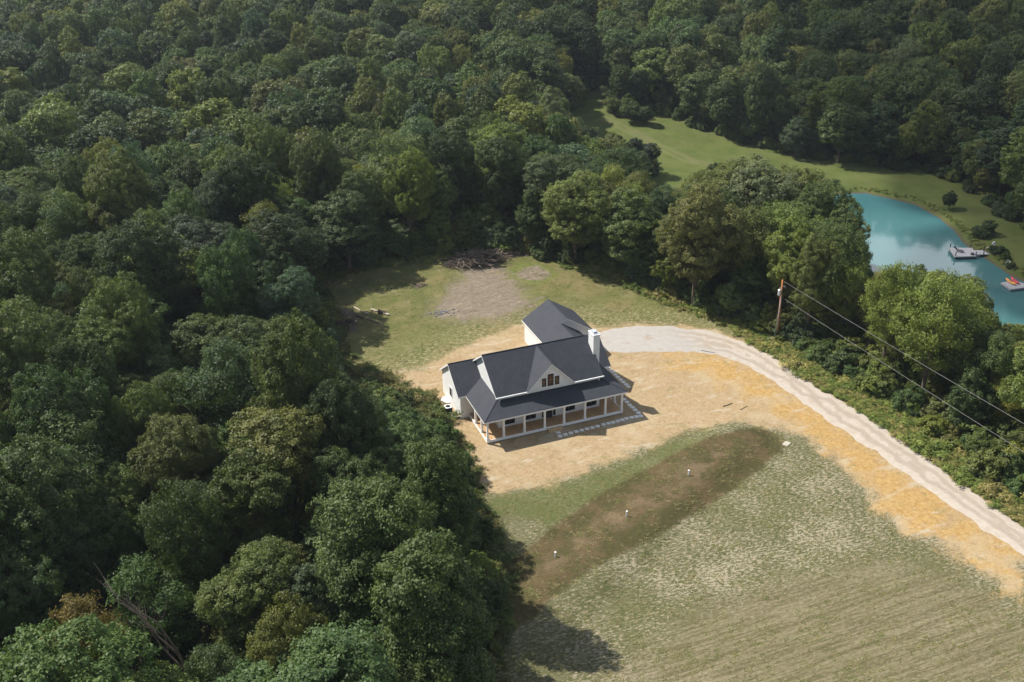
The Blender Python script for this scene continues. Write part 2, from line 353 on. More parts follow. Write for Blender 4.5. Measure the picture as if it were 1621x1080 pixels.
    st = m.mix(m.ramp(m.noise(P, .17, 4, .6), .5, .66, 0, .55), st, (0.60, 0.495, 0.33)); st = m.mix(m.ramp(m.noise(P, .5, 5, .75), .56, .66, 0, .6), st, (0.30, 0.27, 0.12)); st = m.mix(m.ramp(m.noise(m.mapping(P, (.4, 1.3, 1), (0, 0, .2)), .45, 6, .75), .54, .64, 0, .6), st, (0.66, 0.58, 0.45)); st = m.mix(m.ramp(m.noise(m.mapping(P, (1, 1, 1), (0, 0, 0), (30, 9, 0)), .35, 6, .75), .55, .66, 0, .5), st, (0.36, 0.26, 0.15))
    col = m.mix(edge('sd_straw', 3.2, 0.9, 0, 2.6), col, st)
    # bare soil
    so = m.mix(m.ramp(nF, 0.3, 0.7), (0.225, 0.178, 0.135), (0.35, 0.295, 0.235))
    so = m.mix(m.ramp(nX, 0.5, 0.72, 0, 0.7), so, (0.46, 0.40, 0.32)); sk = m.noise(m.mapping(P, (.5, 2.2, 1), (0, 0, -.5)), .8, 6, .75, .8); so = m.mix(m.ramp(sk, .54, .66, 0, .75), so, (.52, .45, .36)); so = m.mix(m.ramp(sk, .45, .34, 0, .8), so, (.15, .12, .095))
    so = m.mix(m.ramp(g2, .46, .35, 0, .7), so, (0.13, 0.095, 0.065)); so = m.mix(m.ramp(g2, .56, .68, 0, .7), so, (0.52, 0.46, 0.37))
    col = m.mix(edge('sd_ringo', 0.8, 0.6, 0, 0.6), col, m.mix(m.ramp(nF, 0.35, 0.65), (0.13, 0.17, 0.045), (0.24, 0.25, 0.08)))
    col = m.mix(edge('sd_ringi', 1.0, 0.6, 0, 0.6), col, so)
    col = m.mix(m.math('MULTIPLY', edge('sd_soil', 5.5, 1.6, .4, 3.4), 0.9), col, so)
    col = m.mix(edge('sd_brush', 1.2, 0.6, 0.6), col, (0.16, 0.13, 0.11))
    # valley field
    vf = m.mix(m.ramp(m.noise(P, 0.25, 4, 0.6), 0.3, 0.7), (0.105, 0.142, 0.036), (0.15, 0.182, 0.054))
    vf = m.mix(m.ramp(m.noise(m.mapping(P, (1, .25, 1), (0, 0, -.35)), 0.35, 3), 0.4, 0.7, 0, 0.55), vf, (0.155, 0.165, 0.062))
    vf = m.mix(m.math('MULTIPLY', m.math('MULTIPLY', m.ramp(m.attr('sd_track'), .2, .8), m.ramp(m.attr('sd_track'), 2.2, 1.3)), .28), vf, (.27, .25, .13))
    inb = m.ramp(m.math('ADD', m.attr('sd_b'), m.math('MULTIPLY', m.math('SUBTRACT', nM, 0.5), 3)), 9.0, 4.0)
    ina = m.ramp(m.math('ADD', m.attr('sd_a'), m.math('MULTIPLY', m.math('SUBTRACT', nM, 0.5), 3)), 3.0, 0.8)
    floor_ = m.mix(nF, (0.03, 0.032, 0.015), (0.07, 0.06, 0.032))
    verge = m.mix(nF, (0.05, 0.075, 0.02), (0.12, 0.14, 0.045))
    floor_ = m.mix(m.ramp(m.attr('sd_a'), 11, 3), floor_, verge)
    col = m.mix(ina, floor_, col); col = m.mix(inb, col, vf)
    lk = m.math('ADD', m.attr('sd_lake'), m.math('MULTIPLY', m.math('SUBTRACT', nF, 0.5), 1.2))
    nearl = m.ramp(m.attr('sd_lake'), 11, 7); col = m.mix(nearl, col, vf)
    col = m.mix(m.ramp(lk, 0.7, 0.25), col, (0.15, 0.125, 0.075)); col = m.mix(m.ramp(m.attr('sd_lake'), -0.2, -1.4), col, (0.08, 0.2, 0.2))
    hgt = m.math('ADD', m.math('MULTIPLY', nX, 0.5), m.math('ADD', m.math('MULTIPLY', fib, 0.4), nF))
    col = m.mix(1.0, col, (.66, .65, .64), 'MULTIPLY'); m.bsdf(col, 0.95, 0.08, m.bump(hgt, 0.6, 0.14))
    return m.mat
build_ground()

# driveway: a sheet draped on the ground, ragged edge
def draped(name, poly, lift, mat, step=0.6, wob=0.25, seed=3):
    P = np.array(poly); x0, y0 = P.min(0)-1; x1, y1 = P.max(0)+1
    xs = np.arange(x0, x1, step); ys = np.arange(y0, y1, step); X, Y = np.meshgrid(xs, ys)
    rng = np.random.default_rng(seed); X = X+rng.uniform(-.25, .25, X.shape)*step; Y = Y+rng.uniform(-.25, .25, X.shape)*step
    d = sdpoly(X, Y, poly)+wob*(vnoise(X, Y, 1.3, seed)+0.6*vnoise(X, Y, 3.1, seed+4))
    # feather: beyond the edge the sheet dips below the ground, so its outline is where it meets the ground
    Z = height(X, Y)+lift*np.clip(-d/0.5, -2.0, 1.0)
    keep = d < 0.9; nx = len(xs); ny = len(ys)
    i = (np.arange(ny-1)[:, None]*nx+np.arange(nx-1)[None]); q = np.stack([i, i+1, i+nx+1, i+nx], -1).reshape(-1, 4)
    k = keep.ravel()[q].all(1); q = q[k]; u, inv = np.unique(q, return_inverse=True)
    V = np.stack([X, Y, Z], -1).reshape(-1, 3)[u]
    o = mesh_np(name, V, inv.reshape(-1, 4), mat, smooth=True); at_ = o.data.attributes.new('edge', 'FLOAT', 'POINT'); at_.data.foreach_set('value', d.ravel()[u].astype(np.float32)); return o
def drive_mat():
    m = N('gravel'); P = m.pos(); a = m.noise(P, 0.4, 4, .6); b = m.noise(P, 9, 4, .75); c = m.noise(P, 1.4, 4, .7)
    sx = m.n('ShaderNodeSeparateXYZ'); m.L(P, sx.inputs[0])
    grey = m.mix(m.ramp(c, .25, .75), (.47, .44, .41), (.55, .52, .48)); tan = m.mix(m.ramp(c, .25, .75), (.54, .47, .39), (.65, .58, .50))
    col = m.mix(m.ramp(m.math('ADD', sx.outputs[0], m.math('MULTIPLY', a, 8)), 36, 44), grey, tan)
    col = m.mix(m.ramp(a, .55, .72, 0, .5), col, (.40, .31, .22)); col = m.mix(m.ramp(b, .5, .75, 0, .5), col, (.72, .67, .60)); col = m.mix(m.ramp(b, .42, .25, 0, .5), col, (.26, .22, .18))
    e = m.attr('edge'); e = m.math('ADD', e, m.math('MULTIPLY', m.math('SUBTRACT', a, .5), 1.2))
    def band(c0, wd): return m.math('MULTIPLY', m.ramp(e, c0-wd, c0-wd*.3), m.ramp(e, c0+wd, c0+wd*.3))
    trk = m.math('MULTIPLY', m.math('MAXIMUM', band(-1.35, .55), band(-2.75, .5)), m.ramp(c, .3, .6, .35, 1.0))
    col = m.mix(m.math('MULTIPLY', trk, m.math('MULTIPLY', m.ramp(sx.outputs[0], 30, 38), .55)), col, (.34, .27, .20))
    col = m.mix(1.0, col, (.70, .69, .68), 'MULTIPLY'); m.bsdf(col, .95, .1, m.bump(b, .5, .06)); return m.mat
tag(draped('driveway', DRIVE, 0.05, drive_mat()), kind='structure')

def water_mat():
    m = N('lake_water'); P = m.pos(); n1 = m.noise(P, 0.05, 3, .5)
    col = m.mix(m.ramp(n1, .35, .65), (.042, .125, .132), (.058, .152, .158))
    nb = m.bump(m.math('ADD', m.noise(P, 1.1, 3, .6), m.math('MULTIPLY', m.noise(P, .2, 2, .5), 3)), .05, .1)
    p = m.bsdf(col, .09, .5, nb); p.inputs['IOR'].default_value = 1.33
    return m.mat
def build_lake():
    P = np.array(LAKE); c = P.mean(0); n = len(P)
    # subdivide outline smoothly
    out = []
    for i in range(n):
        a, b, d, e = P[i-1], P[i], P[(i+1) % n], P[(i+2) % n]
        for t in (0, .25, .5, .75):
            out.append(0.5*((2*b)+(-a+d)*t+(2*a-5*b+4*d-e)*t*t+(-a+3*b-3*d+e)*t**3))
    O = np.array(out); O = c+(O-c)*1.02
    mb = MB(); mb.add([(x, y, LAKE_Z) for x, y in O], [tuple(range(len(O)))])
    tag(mb.build('lake_water', water_mat()), kind='structure')
build_lake()

# ------------------------------------------------------------------ house
def roof_mat():
    m = N('shingle'); c = m.pos(); n1 = m.noise(c, 0.8, 4, .6); n2 = m.noise(c, 14, 3, .8)
    b = m.n('ShaderNodeTexBrick'); m.L(m.mapping(c, (1, 1, 1), (math.radians(35), 0, 0)), b.inputs['Vector']); b.inputs['Scale'].default_value = 3.2
    b.inputs['Mortar Size'].default_value = 0.03; b.inputs['Color1'].default_value = (0.95, 0.95, 0.95, 1); b.inputs['Color2'].default_value = (0.6, 0.6, 0.6, 1); b.inputs['Mortar'].default_value = (0.4, 0.4, 0.4, 1)
    col = m.mix(m.ramp(n2, .3, .7), (.032, .036, .046), (.062, .067, .082)); col = m.mix(m.ramp(n1, .3, .7, 0, .5), col, (.065, .068, .08))
    col = m.mix(.55, col, b.outputs[0], 'MULTIPLY'); m.bsdf(col, .8, .25, m.bump(b.outputs[0], .25, .02)); return m.mat
def siding_mat():
    m = N('siding'); c = m.pos(); sx = m.n('ShaderNodeSeparateXYZ'); m.L(c, sx.inputs[0])
    fr = m.math('FRACT', m.math('MULTIPLY', sx.outputs[2], 5.6)); n1 = m.noise(c, 1.2, 3)
    col = m.mix(m.ramp(n1, .3, .7), (.74, .74, .73), (.80, .80, .79)); col = m.mix(m.ramp(fr, .88, 1.0, 0, .5), col, (.5, .5, .5))
    m.bsdf(col, .6, .3, m.bump(fr, .35, .03)); return m.mat
def deck_mat():
    m = N('deck_wood'); c = m.pos(); sx = m.n('ShaderNodeSeparateXYZ'); m.L(c, sx.inputs[0])
    f = m.math('MULTIPLY', sx.outputs[0], 7.0); fr = m.math('FRACT', f); wn = m.n('ShaderNodeTexWhiteNoise', noise_dimensions='1D'); m.L(m.math('FLOOR', f), wn.inputs['W'])
    col = m.mix(wn.outputs[0], (.40, .25, .13), (.52, .35, .20)); col = m.mix(m.ramp(m.noise(m.mapping(c, (8, 1, 1)), 3, 4), .35, .65, 0, .4), col, (.34, .20, .10))
    col = m.mix(m.ramp(fr, .93, .98), col, (.08, .05, .03)); m.bsdf(col, .7, .2); return m.mat
def glass_mat():
    m = N('window_glass'); m.bsdf((.012, .013, .015), .03, .6); return m.mat
MR, MS, MW, MD, MG = roof_mat(), siding_mat(), plain('white_trim', (.80, .80, .79), .5, .3, .04), deck_mat(), glass_mat()
MBK = plain('black_frame', (.025, .025, .027), .45, .4, .1); MTAN = plain('tan_grille', (.36, .24, .13), .6, .3, .1)
MREFL = plain('brown_reflection', (.10, .05, .025), .8, .1, .5, 4)  # brown reflection in the upper window panes, painted as a matte colour
MWOOD = plain('new_lumber', (.50, .36, .21), .75, .2, .2, 5); MCON = plain('concrete', (.74, .72, .69), .9, .2, .12, 4, bump=.2); MMET = plain('galvanised_metal', (.55, .57, .60), .4, .5, .08, 3, .5)
L = 17.245; ZF = .442; ZE = 3.151; O_ = .4; WY = 6.324; WE = 6.054; WR = 9.746; WZ = 5.759; WBK = 13.438; XW = 1.324
M0 = 1.818; M1 = L-M0; ME = 1.69; MZE = 4.727; MRY = 6.342; MZR = 7.994; MBE = 2*MRY-ME; W0 = 2.143; W1 = L-W0; PS = 0.45
house = empty('house'); tag(house, 'white one-storey farmhouse with dark shingle roofs, front gable and columned wrap-around porch', 'house')
T = Vector((0, 0, -.2))
# main roof with a notch where the dormer comes out
DA, DB, DC, DZ = 5.6, 11.64, 8.62, 7.86
mb = MB()
mb.prism([(M0, ME, MZE), (DA, ME, MZE), (DC, 6.14, MZE+(6.14-ME)*.7023), (DB, ME, MZE), (M1, ME, MZE), (M1, MRY, MZR), (M0, MRY, MZR)], T, 0, 1)
mb.prism([(M0, MRY, MZR), (M1, MRY, MZR), (M1, MBE, MZE), (M0, MBE, MZE)], T, 0, 1)
main_roof = mb.build('main_roof', [MR, MW], house)
mb = MB(); mb.tube([(M0, MRY, MZR), (15.0, MRY, MZR)], .07, 6); mb.build('ridge_cap', MR, main_roof)
# dormer roof
YF = 1.42
mb = MB()
for e, sgn in ((DA, -1), (DB, 1)):
    mb.prism([(DC, YF, DZ+.03), (DC, 6.2, DZ+.03), (e, ME-.02, MZE+.03), (e+sgn*.02, YF, MZE+.0)], (0, 0, -.16), 0, 1)
dr = mb.build('dormer_roof', [MR, MW], house)
mb = MB(); mb.tube([(DC, YF, DZ+.04), (DC, 6.15, DZ+.04)], .06, 6); mb.build('ridge_cap', MR, dr)
mb = MB(); k = (DZ-MZE)/(DC-DA)
mb.prism([(DA+.12, 1.72, MZE-.26), (DB-.12, 1.72, MZE-.26), (DB-.12, 1.72, MZE-.02), (DC, 1.72, DZ-.15), (DA+.12, 1.72, MZE-.02)], (0, .25, 0), 0, 0)
dw = mb.build('dormer_wall', MS, house)
# upper windows (dark frame, tan grilles)
def window(x0, x1, z0, z1, y, cols, rows, parent=house, nm='window', fm=MBK, gm=None, axis='y', depth=.07, trim=True):
    """window in a wall facing -y (axis y) or -x (axis x, then x0,x1 run along y and y is the x of the wall)"""
    def B(mbx, a0, a1, b0, b1, c0, c1):
        # a along wall, b = depth outward, c = z
        if axis == 'y': mbx.box(a0, a1, y-b1, y-b0, c0, c1)
        else: mbx.box(y-b1, y-b0, a0, a1, c0, c1)
    t = .045; f = MB(); B(f, x0-t, x1+t, .0, depth, z0-t, z0+t); B(f, x0-t, x1+t, .0, depth, z1-t, z1+t); B(f, x0-t, x0+t, .0, depth, z0+t, z1-t); B(f, x1-t, x1+t, .0, depth, z0+t, z1-t)
    fo = f.build(nm, fm, parent)
    g = MB(); B(g, x0+t, x1-t, .0, .02, z0+t, z1-t); g.build('pane', MG if gm is None else MREFL, fo)
    q = MB(); zm = (z0+z1)/2; B(q, x0+t, x1-t, .021, .055, zm-.03, zm+.03)
    for i in range(1, cols):
        xx = x0+(x1-x0)*i/cols; B(q, xx-.014, xx+.014, .021, .045, z0+t, zm-.03); B(q, xx-.014, xx+.014, .021, .045, zm+.03, z1-t)
    for j in range(1, rows):
        for lo, hi in ((z0+t, zm-.03), (zm+.03, z1-t)):
            zz = lo+(hi-lo)*j/rows; B(q, x0+t, x1-t, .021, .0445, zz-.014, zz+.014)
    q.build('grille', gm or fm, fo)
    if trim:
        s = MB(); B(s, x0-.14, x1+.14, .0, .05, z0-.15, z0-.047); B(s, x0-.14, x1+.14, .0, .05, z1+.047, z1+.14)
        B(s, x0-.14, x0-.047, .0, .05, z0-.047, z1+.047); B(s, x1+.047, x1+.14, .0, .05, z0-.047, z1+.047); s.build('window_trim', MW, fo)
    return fo
for a, b, c, d in ((7.53, 7.98, 4.98, 6.0), (8.24, 8.90, 4.95, 6.42), (9.15, 9.62, 4.95, 6.0)):
    window(a, b, c, d, 1.72, 2, 2, dw, gm=MTAN)
# porch roof (hipped, wraps three sides)
zt = ZE+PS*(2.0+O_); zs = ZE+PS*(W0+O_); LE = L+O_
def zp(y): return ZE+PS*(y+O_)
xs_ = W0+.02; ys_ = 2.02
hipx = -O_+(ys_+O_)                                                     # the hip runs at 45 degrees
mb = MB()
mb.prism([(-O_, -O_, ZE), (LE, -O_, ZE), (LE-(ys_+O_), ys_, zp(ys_)), (hipx, ys_, zp(ys_))], (0, 0, -.19), 0, 1)
zv = ZE+PS*(xs_+O_); yv = WE+(zv-ZE)/.7063
for sgn in (0, 1):
    fx = (lambda x: x) if not sgn else (lambda x: L-x)
    mb.prism([(fx(-O_), -O_, ZE), (fx(hipx), ys_, zp(ys_)), (fx(xs_), ys_, zp(ys_)+PS*(xs_-hipx)), (fx(xs_), yv, zv+.01), (fx(-O_), WE+.02, ZE+.01)], (0, 0, -.19), 0, 1)
porch_roof = mb.build('porch_roof', [MR, MW], house)
mb = MB()
for sgn in (0, 1):
    fx = (lambda x: x) if not sgn else (lambda x: L-x)
    mb = MB(); mb.tube([(fx(-O_+.05), -O_+.05, ZE+.03), (fx(hipx), ys_, zp(ys_)+.01)], .045, 6); mb.build('hip_cap', MR, porch_roof)
# wings
sw = (WZ-ZE)/(WR-WE)
mb = MB()
for x0, x1 in ((-XW, W0+.3), (W1-.3, L+XW)):
    mb.prism([(x0, WE, ZE), (x1, WE, ZE), (x1, WR, WZ), (x0, WR, WZ)], T, 0, 1)
mb.prism([(-XW, WR, WZ), (L+XW, WR, WZ), (L+XW, WBK, ZE), (-XW, WBK, ZE)], T, 0, 1)
wr = mb.build('wing_roof', [MR, MW], house)
for xa, xb in ((-XW, M0+.3), (M1-.3, L+XW)): mb = MB(); mb.tube([(xa, WR, WZ), (xb, WR, WZ)], .06, 6); mb.build('ridge_cap', MR, wr)
# walls
def gable_x(mb, x0, x1, y0, y1, zlow, ridge_y, ridge_z, z0=-.6):
    mb.prism([(x0, y0, z0), (x0, y1, z0), (x0, y1, zlow), (x0, ridge_y, ridge_z), (x0, y0, zlow)], (x1-x0, 0, 0))
mb = MB(); gable_x(mb, W0, W1, 2.0, MBE-.3, MZE-.02, MRY, MZR-.23)
main_wall = mb.build('main_wall', MS, house)
mb = MB(); gable_x(mb, -XW+.27, W0-.003, WY, WBK-.27, ZE-.03, WR, WZ-.24); wl = mb.build('wing_wall', MS, house)
mb = MB(); gable_x(mb, W1+.003, L+XW-.27, WY, WBK-.27, ZE-.03, WR, WZ-.24); mb.build('wing_wall', MS, house)
mb = MB(); mb.box(W0, W1, MBE-.297, WBK-.273, -.6, 3.1); mb.build('rear_wall', MS, house)
# garage and connector
GX0, GX1, GXR, GN, GB, GZ, CXR = 13.078, 20.733, 16.905, 15.74, 22.113, 5.555, 16.0
gs = (GZ-ZE)/(GXR-GX0); CZ = ZE+gs*(CXR-GX0); CX1 = 2*CXR-GX0
mb = MB(); yc = WR+(WZ-CZ)/sw
mb.prism([(GX0, GB, ZE), (GXR, GB, GZ), (GXR, GN, GZ), (CXR, GN, CZ), (CXR, yc, CZ), (GX0, WBK, ZE)][::-1], T, 0, 1)
mb.prism([(GXR, GN, GZ), (GX1, GN, ZE), (GX1, GB, ZE), (GXR, GB, GZ)], T, 0, 1)
mb.prism([(CXR, yc, CZ), (CX1, WBK, ZE), (CX1, 16.03, ZE), (CXR, 16.03, CZ)], T, 0, 1)
gr = mb.build('garage_roof', [MR, MW], house)
for pa, pb_ in (((GXR, GN, GZ), (GXR, GB, GZ)), ((CXR, yc, CZ), (CXR, GN, CZ))): mb = MB(); mb.tube([pa, pb_], .06, 6); mb.build('ridge_cap', MR, gr)
mb = MB(); mb.prism([(GX0+.3, 16.04, -.6), (GX1-.3, 16.04, -.6), (GX1-.3, 16.04, ZE-.03), (GXR, 16.04, GZ-.215), (GX0+.3, 16.04, ZE-.03)], (0, GB-.27-16.04, 0))
mb.box(GX0+.303, CX1-.3, WBK-.268, 16.037, -.6, 2.94); gw = mb.build('garage_wall', MS, house)
for y0 in (16.6, 19.3):
    d = MB(); d.box(GX1-.3, GX1-.24, y0, y0+2.4, .05, 2.25); o = d.build('garage_door', MW, gw)
    d = MB()
    for j in range(1, 4): d.box(GX1-.24, GX1-.235, y0+.05, y0+2.35, .05+j*.55-.01, .05+j*.55+.01)
    d.build('panel_groove', MBK, o)
# chimney
mb = MB(); mb.box(15.13, 15.95, 4.1, 5.5, -.4, 8.95); ch = mb.build('chimney', MS, house)
mb = MB(); mb.box(15.08, 16.0, 4.05, 5.55, 8.80, 8.99); mb.build('crown_trim', MW, ch)
mb = MB(); mb.box(15.2, 15.88, 4.2, 5.4, 8.99, 9.05); mb.box(15.33, 15.75, 4.5, 5.1, 9.05, 9.2); mb.box(15.27, 15.81, 4.44, 5.16, 9.2, 9.24); mb.build('chimney_cap', MMET, ch)
# porch
mb = MB(); mb.box(.06, L-.06, .06, 2.0, ZF-.06, ZF); mb.box(.06, W0, 2.0, WY, ZF-.06, ZF); mb.box(W1, L-.06, 2.0, WY, ZF-.06, ZF); pf = mb.build('porch_floor', MD, house)
mb = MB(); mb.box(0, L, 0, .06, ZF-.34, ZF+.002); mb.box(0, .06, .06, WY, ZF-.34, ZF+.002); mb.box(L-.06, L, .06, WY, ZF-.34, ZF+.002); mb.build('porch_skirt', MW, pf)
mb = MB(); mb.box(.3, L-.3, .3, 1.99, -.6, ZF-.07); mb.box(.3, W0, 1.99, WY-.01, -.6, ZF-.07); mb.box(W1, L-.3, 1.99, WY-.01, -.6, ZF-.07); mb.build('porch_foundation', MCON, pf)
mb = MB(); mb.box(.02, L-.02, .02, .2, ZE-.42, ZE-.185); mb.box(.02, .2, .2, WY, ZE-.42, ZE-.185); mb.box(L-.2, L-.02, .2, WY, ZE-.42, ZE-.185); mb.build('porch_beam', MW, porch_roof)
mb = MB(); mb.box(-O_+.1, LE-.1, -O_+.1, 1.995, ZE-.181, ZE-.15); mb.build('porch_ceiling', MW, porch_roof)
PX = [.13, 2.1, 4.64, 7.17, 9.62, 12.3, 14.95, L-.13]
posts = [(x, .13) for x in PX]+[(.13, 2.02), (.13, 4.15), (L-.13, 2.0), (L-.13, 4.15)]
post0 = None
for x, y in posts:
    if post0 is None:
        mb = MB(); h = ZE-.42-ZF
        mb.box(-.115, .115, -.115, .115, .0, h)
        mb.box(-.15, .15, -.15, .15, .003, .24); mb.box(-.15, .15, -.15, .15, h-.14, h-.003); mb.box(-.135, .135, -.135, .135, .24, .28)
        post0 = mb.build('porch_post', MW, house); o = post0
    else:
        o = post0.copy(); COL.objects.link(o)
    o.location = (x, y, ZF)
# front windows and door
for c in (3.48, 6.12, 11.15, 13.98):
    window(c-.66, c-.05, .82, 2.35, 2.0, 1, 1, main_wall); window(c+.05, c+.66, .82, 2.35, 2.0, 1, 1, main_wall)
mb = MB(); mb.box(8.0, 8.95, 1.93, 1.997, ZF+.02, 2.5); do = mb.build('front_door', MBK, house)
mb = MB(); mb.box(8.12, 8.83, 1.915, 1.929, 1.25, 2.38); mb.build('door_glass', MG, do)
mb = MB(); mb.tube([(8.86, 1.93, 1.4), (8.86, 1.86, 1.4)], .03); mb.box(8.84, 8.88, 1.85, 1.87, 1.25, 1.55); mb.build('handle', MMET, do)
for a in (7.62, 9.07):
    mb = MB(); mb.box(a, a+.28, 1.95, 1.997, ZF+.15, 2.5); sl = mb.build('sidelight', MG, do)
mb = MB(); mb.box(7.42, 9.53, 1.955, 1.994, 2.5, 2.64); mb.box(7.42, 7.6, 1.955, 1.994, ZF, 2.5); mb.box(9.37, 9.53, 1.955, 1.994, ZF, 2.5); mb.build('door_trim', MW, do)
for xx in (7.15, 9.85):
    mb = MB(); mb.box(xx-.07, xx+.07, 1.85, 1.995, 1.9, 2.15); mb.build('porch_light', MBK, house)
# left wing window, right wing window
window(9.45, 10.05, 1.35, 2.4, -XW+.27, 1, 1, wl, axis='x')
# gutters / downspouts under the main eave
for x, y, za, zb in ((M0+.5, 1.83, MZE-.2, zp(1.83)), (M1-.55, 1.83, MZE-.2, zp(1.83)), (-XW+.32, WY-.06, ZE-.2, .1)):
    mb = MB(); mb.box(x-.045, x+.045, y-.045, y+.045, zb, za+.03); mb.build('downspout', MW, house)
for xa, xb in ((M0, DA-.02), (DB+.02, M1)): mb = MB(); mb.box(xa, xb, ME-.11, ME-.003, MZE-.12, MZE+.01); mb.build('gutter', MW, house)
# wooden steps
mb = MB(); mb.box(7.45, 9.25, -.36, -.003, .0, .30); mb.box(7.45, 9.25, -.72, -.363, .0, .15); tag(mb.build('wooden_step', MWOOD, None, bevel=.01), 'low plain lumber step set against the front porch below the door', 'steps')

# ------------------------------------------------------------------ yard things
def at(px, py): return unp(px, py)
stone0 = None
ordw = ['first', 'second', 'third', 'fourth', 'fifth', 'sixth', 'seventh', 'eighth', 'ninth', 'tenth', 'eleventh', 'twelfth', 'thirteenth', 'fourteenth', 'fifteenth', 'sixteenth', 'seventeenth', 'eighteenth',
        'nineteenth', 'twentieth']
def stone(x, y, rz, label):
    global stone0
    if stone0 is None:
        mb = MB(); r = random.Random(4); pts = [(-.25, -.24), (.24, -.26), (.26, .23), (-.23, .25)]
        mb.prism([(a, b, .05) for a, b in pts], (0, 0, -.09)); stone0 = mb.build('stepping_stone', MCON, bevel=.015); o = stone0
    else: o = stone0.copy(); COL.objects.link(o)
    o.location = (x, y, hz(x, y)); o.rotation_euler = (0, 0, rz)
    tag(o, label, 'stepping stone', 'pale square stepping stones round the porch')
rs = random.Random(8)
front_px = [(335,940),(395,922),(458,905),(520,888),(583,873),(642,858),(703,843),(762,828),(828,808),(885,796),(938,784),(992,768),(1042,754),(1092,740),(1150,728),(1205,718),(1255,711)]
for i, (a, b) in enumerate(front_px):
    x, y, _ = unp(840+a/7.2, 560+b/7.2); stone(x, y, rs.uniform(-.15, .15), 'pale square paver before the porch, %s from the wooden step' % ordw[i+1])
x, y, _ = unp(840+315/7.2, 560+900/7.2); stone(x, y, .3, 'pale square paver touching the end of the wooden step')
for i, (a, b) in enumerate([(1228,675),(1192,643),(1160,613),(1128,587),(1097,552),(1065,522)]):
    x, y, _ = unp(840+a/7.2, 560+b/7.2); stone(x, y, rs.uniform(-.15, .15), 'pale square paver beside the porch end, %s after the path corner' % ordw[i])
for i, (a, b) in enumerate([(1113,378),(1087,352),(1055,325),(1025,297),(993,267),(965,240),(938,212),(910,187),(880,158)][::-1]):
    x, y, _ = unp(840+a/7.2, 560+b/7.2); stone(x, y, rs.uniform(-.15, .15), 'pale square paver of the rear path run, %s from the right wing' % ordw[i])

# air conditioner
ac = empty('air_conditioner', (-2.0, 8.15, hz(-2, 8.15))); tag(ac, 'dark square air conditioning unit on the ground beside the left wing', 'air conditioner')
mb = MB(); mb.box(-.55, .55, -.55, .55, -.02, .09); mb.build('pad', MCON, ac)
mb = MB(); mb.box(-.42, .42, -.42, .42, .09, .88); mb.build('coil_cabinet', MBK, ac, bevel=.06)
mb = MB()
for i in range(9): mb.box(-.425, .425, -.425, .425, .16+i*.08, .175+i*.08)
mb.build('louvre', plain('dark_louvre', (.05, .05, .055), .5), ac)
mb = MB(); n = 28
vs = [(.44*math.copysign(min(1, abs(math.cos(t)*1.25)), math.cos(t)), .44*math.copysign(min(1, abs(math.sin(t)*1.25)), math.sin(t)), .93) for t in [2*math.pi*i/n for i in range(n)]]+[(.3*math.cos(2*math.pi*i/n), .3*math.sin(2*math.pi*i/n), .95) for i in range(n)]
vs += [(a, b, .88) for a, b, c in vs[:n]]+[(a, b, .86) for a, b, c in vs[n:2*n]]
fs = []
for i in range(n):
    j = (i+1) % n; fs += [(i, j, n+j, n+i), (2*n+i, 2*n+j, j, i), (n+i, n+j, 3*n+j, 3*n+i)]
mb.add(vs, fs); mb.build('top_panel', plain('pale_grey_panel', (.62, .63, .64), .5), ac)
mb = MB()
for r in (.08, .16, .24): 
    mb.tube([(r*math.cos(2*math.pi*i/20), r*math.sin(2*math.pi*i/20), .93) for i in range(21)], .01, 5, cap=False)
for i in range(8): mb.tube([(0, 0, .935), (.3*math.cos(i*.785), .3*math.sin(i*.785), .935)], .01, 5)
mb.build('fan_guard', MBK, ac)
mb = MB()
for i in range(4):
    a = i*math.pi/2; mb.add([(0, 0, .8), (.26*math.cos(a), .26*math.sin(a), .76), (.26*math.cos(a+.8), .26*math.sin(a+.8), .84)], [(0, 1, 2)])
mb.tube([(0, 0, .7), (0, 0, .86)], .06); mb.build('fan', MMET, ac)
# window well cover and window well
def well_cover(x, y):
    rt = empty('window_well_cover', (x, y, hz(x, y))); tag(rt, 'white domed half-round cover lying against the left wing wall', 'well cover')
    vs, fs = [], []; n, r_ = 20, 6
    for j in range(r_+1):
        rr = 1-j/r_
        for i in range(n+1):
            a = math.pi/2+math.pi*i/n; vs.append((.85*rr*math.cos(a), .8*rr*math.sin(a), .12+.2*(1-rr*rr)))
    for j in range(r_):
        for i in range(n): q = j*(n+1)+i; fs.append((q, q+1, q+n+2, q+n+1))
    m1 = MB().add(vs, fs); m1.build('dome', plain('white_plastic', (.78, .78, .78), .3, .5, .05), rt, smooth=True)
    m2 = MB(); m2.tube([(.85*math.cos(math.pi/2+math.pi*i/n), .8*math.sin(math.pi/2+math.pi*i/n), .08) for i in range(n+1)], .07, 6); m2.build('rim', MW, rt, smooth=True)
well_cover(-1.06, 11.05)
rt = empty('window_well', (-1.06, 6.95, hz(-1.2, 6.95))); tag(rt, 'dark corrugated half-round window well with white rim by the left wing corner', 'window well')
n = 18; vs = []
for i in range(n+1):
    a = math.pi/2+math.pi*i/n; r = 1+.03*math.sin(i*3); vs += [(.9*r*math.cos(a), .55*r*math.sin(a), -.25), (.9*r*math.cos(a), .55*r*math.sin(a), .3)]
MB().add(vs, [(2*i, 2*i+2, 2*i+3, 2*i+1) for i in range(n)]).build('liner', plain('rusty_dark_metal', (.09, .065, .05), .7), rt)
mb = MB(); mb.tube([vs[2*i+1] for i in range(n+1)], .035, 6); mb.build('rim', MW, rt)
mb = MB(); a = (-3.35, 7.35); b = (-2.1, 6.98); mb.tube([(a[0], a[1], hz(*a)+.06), (b[0], b[1], hz(*b)+.06)], .06, 10)
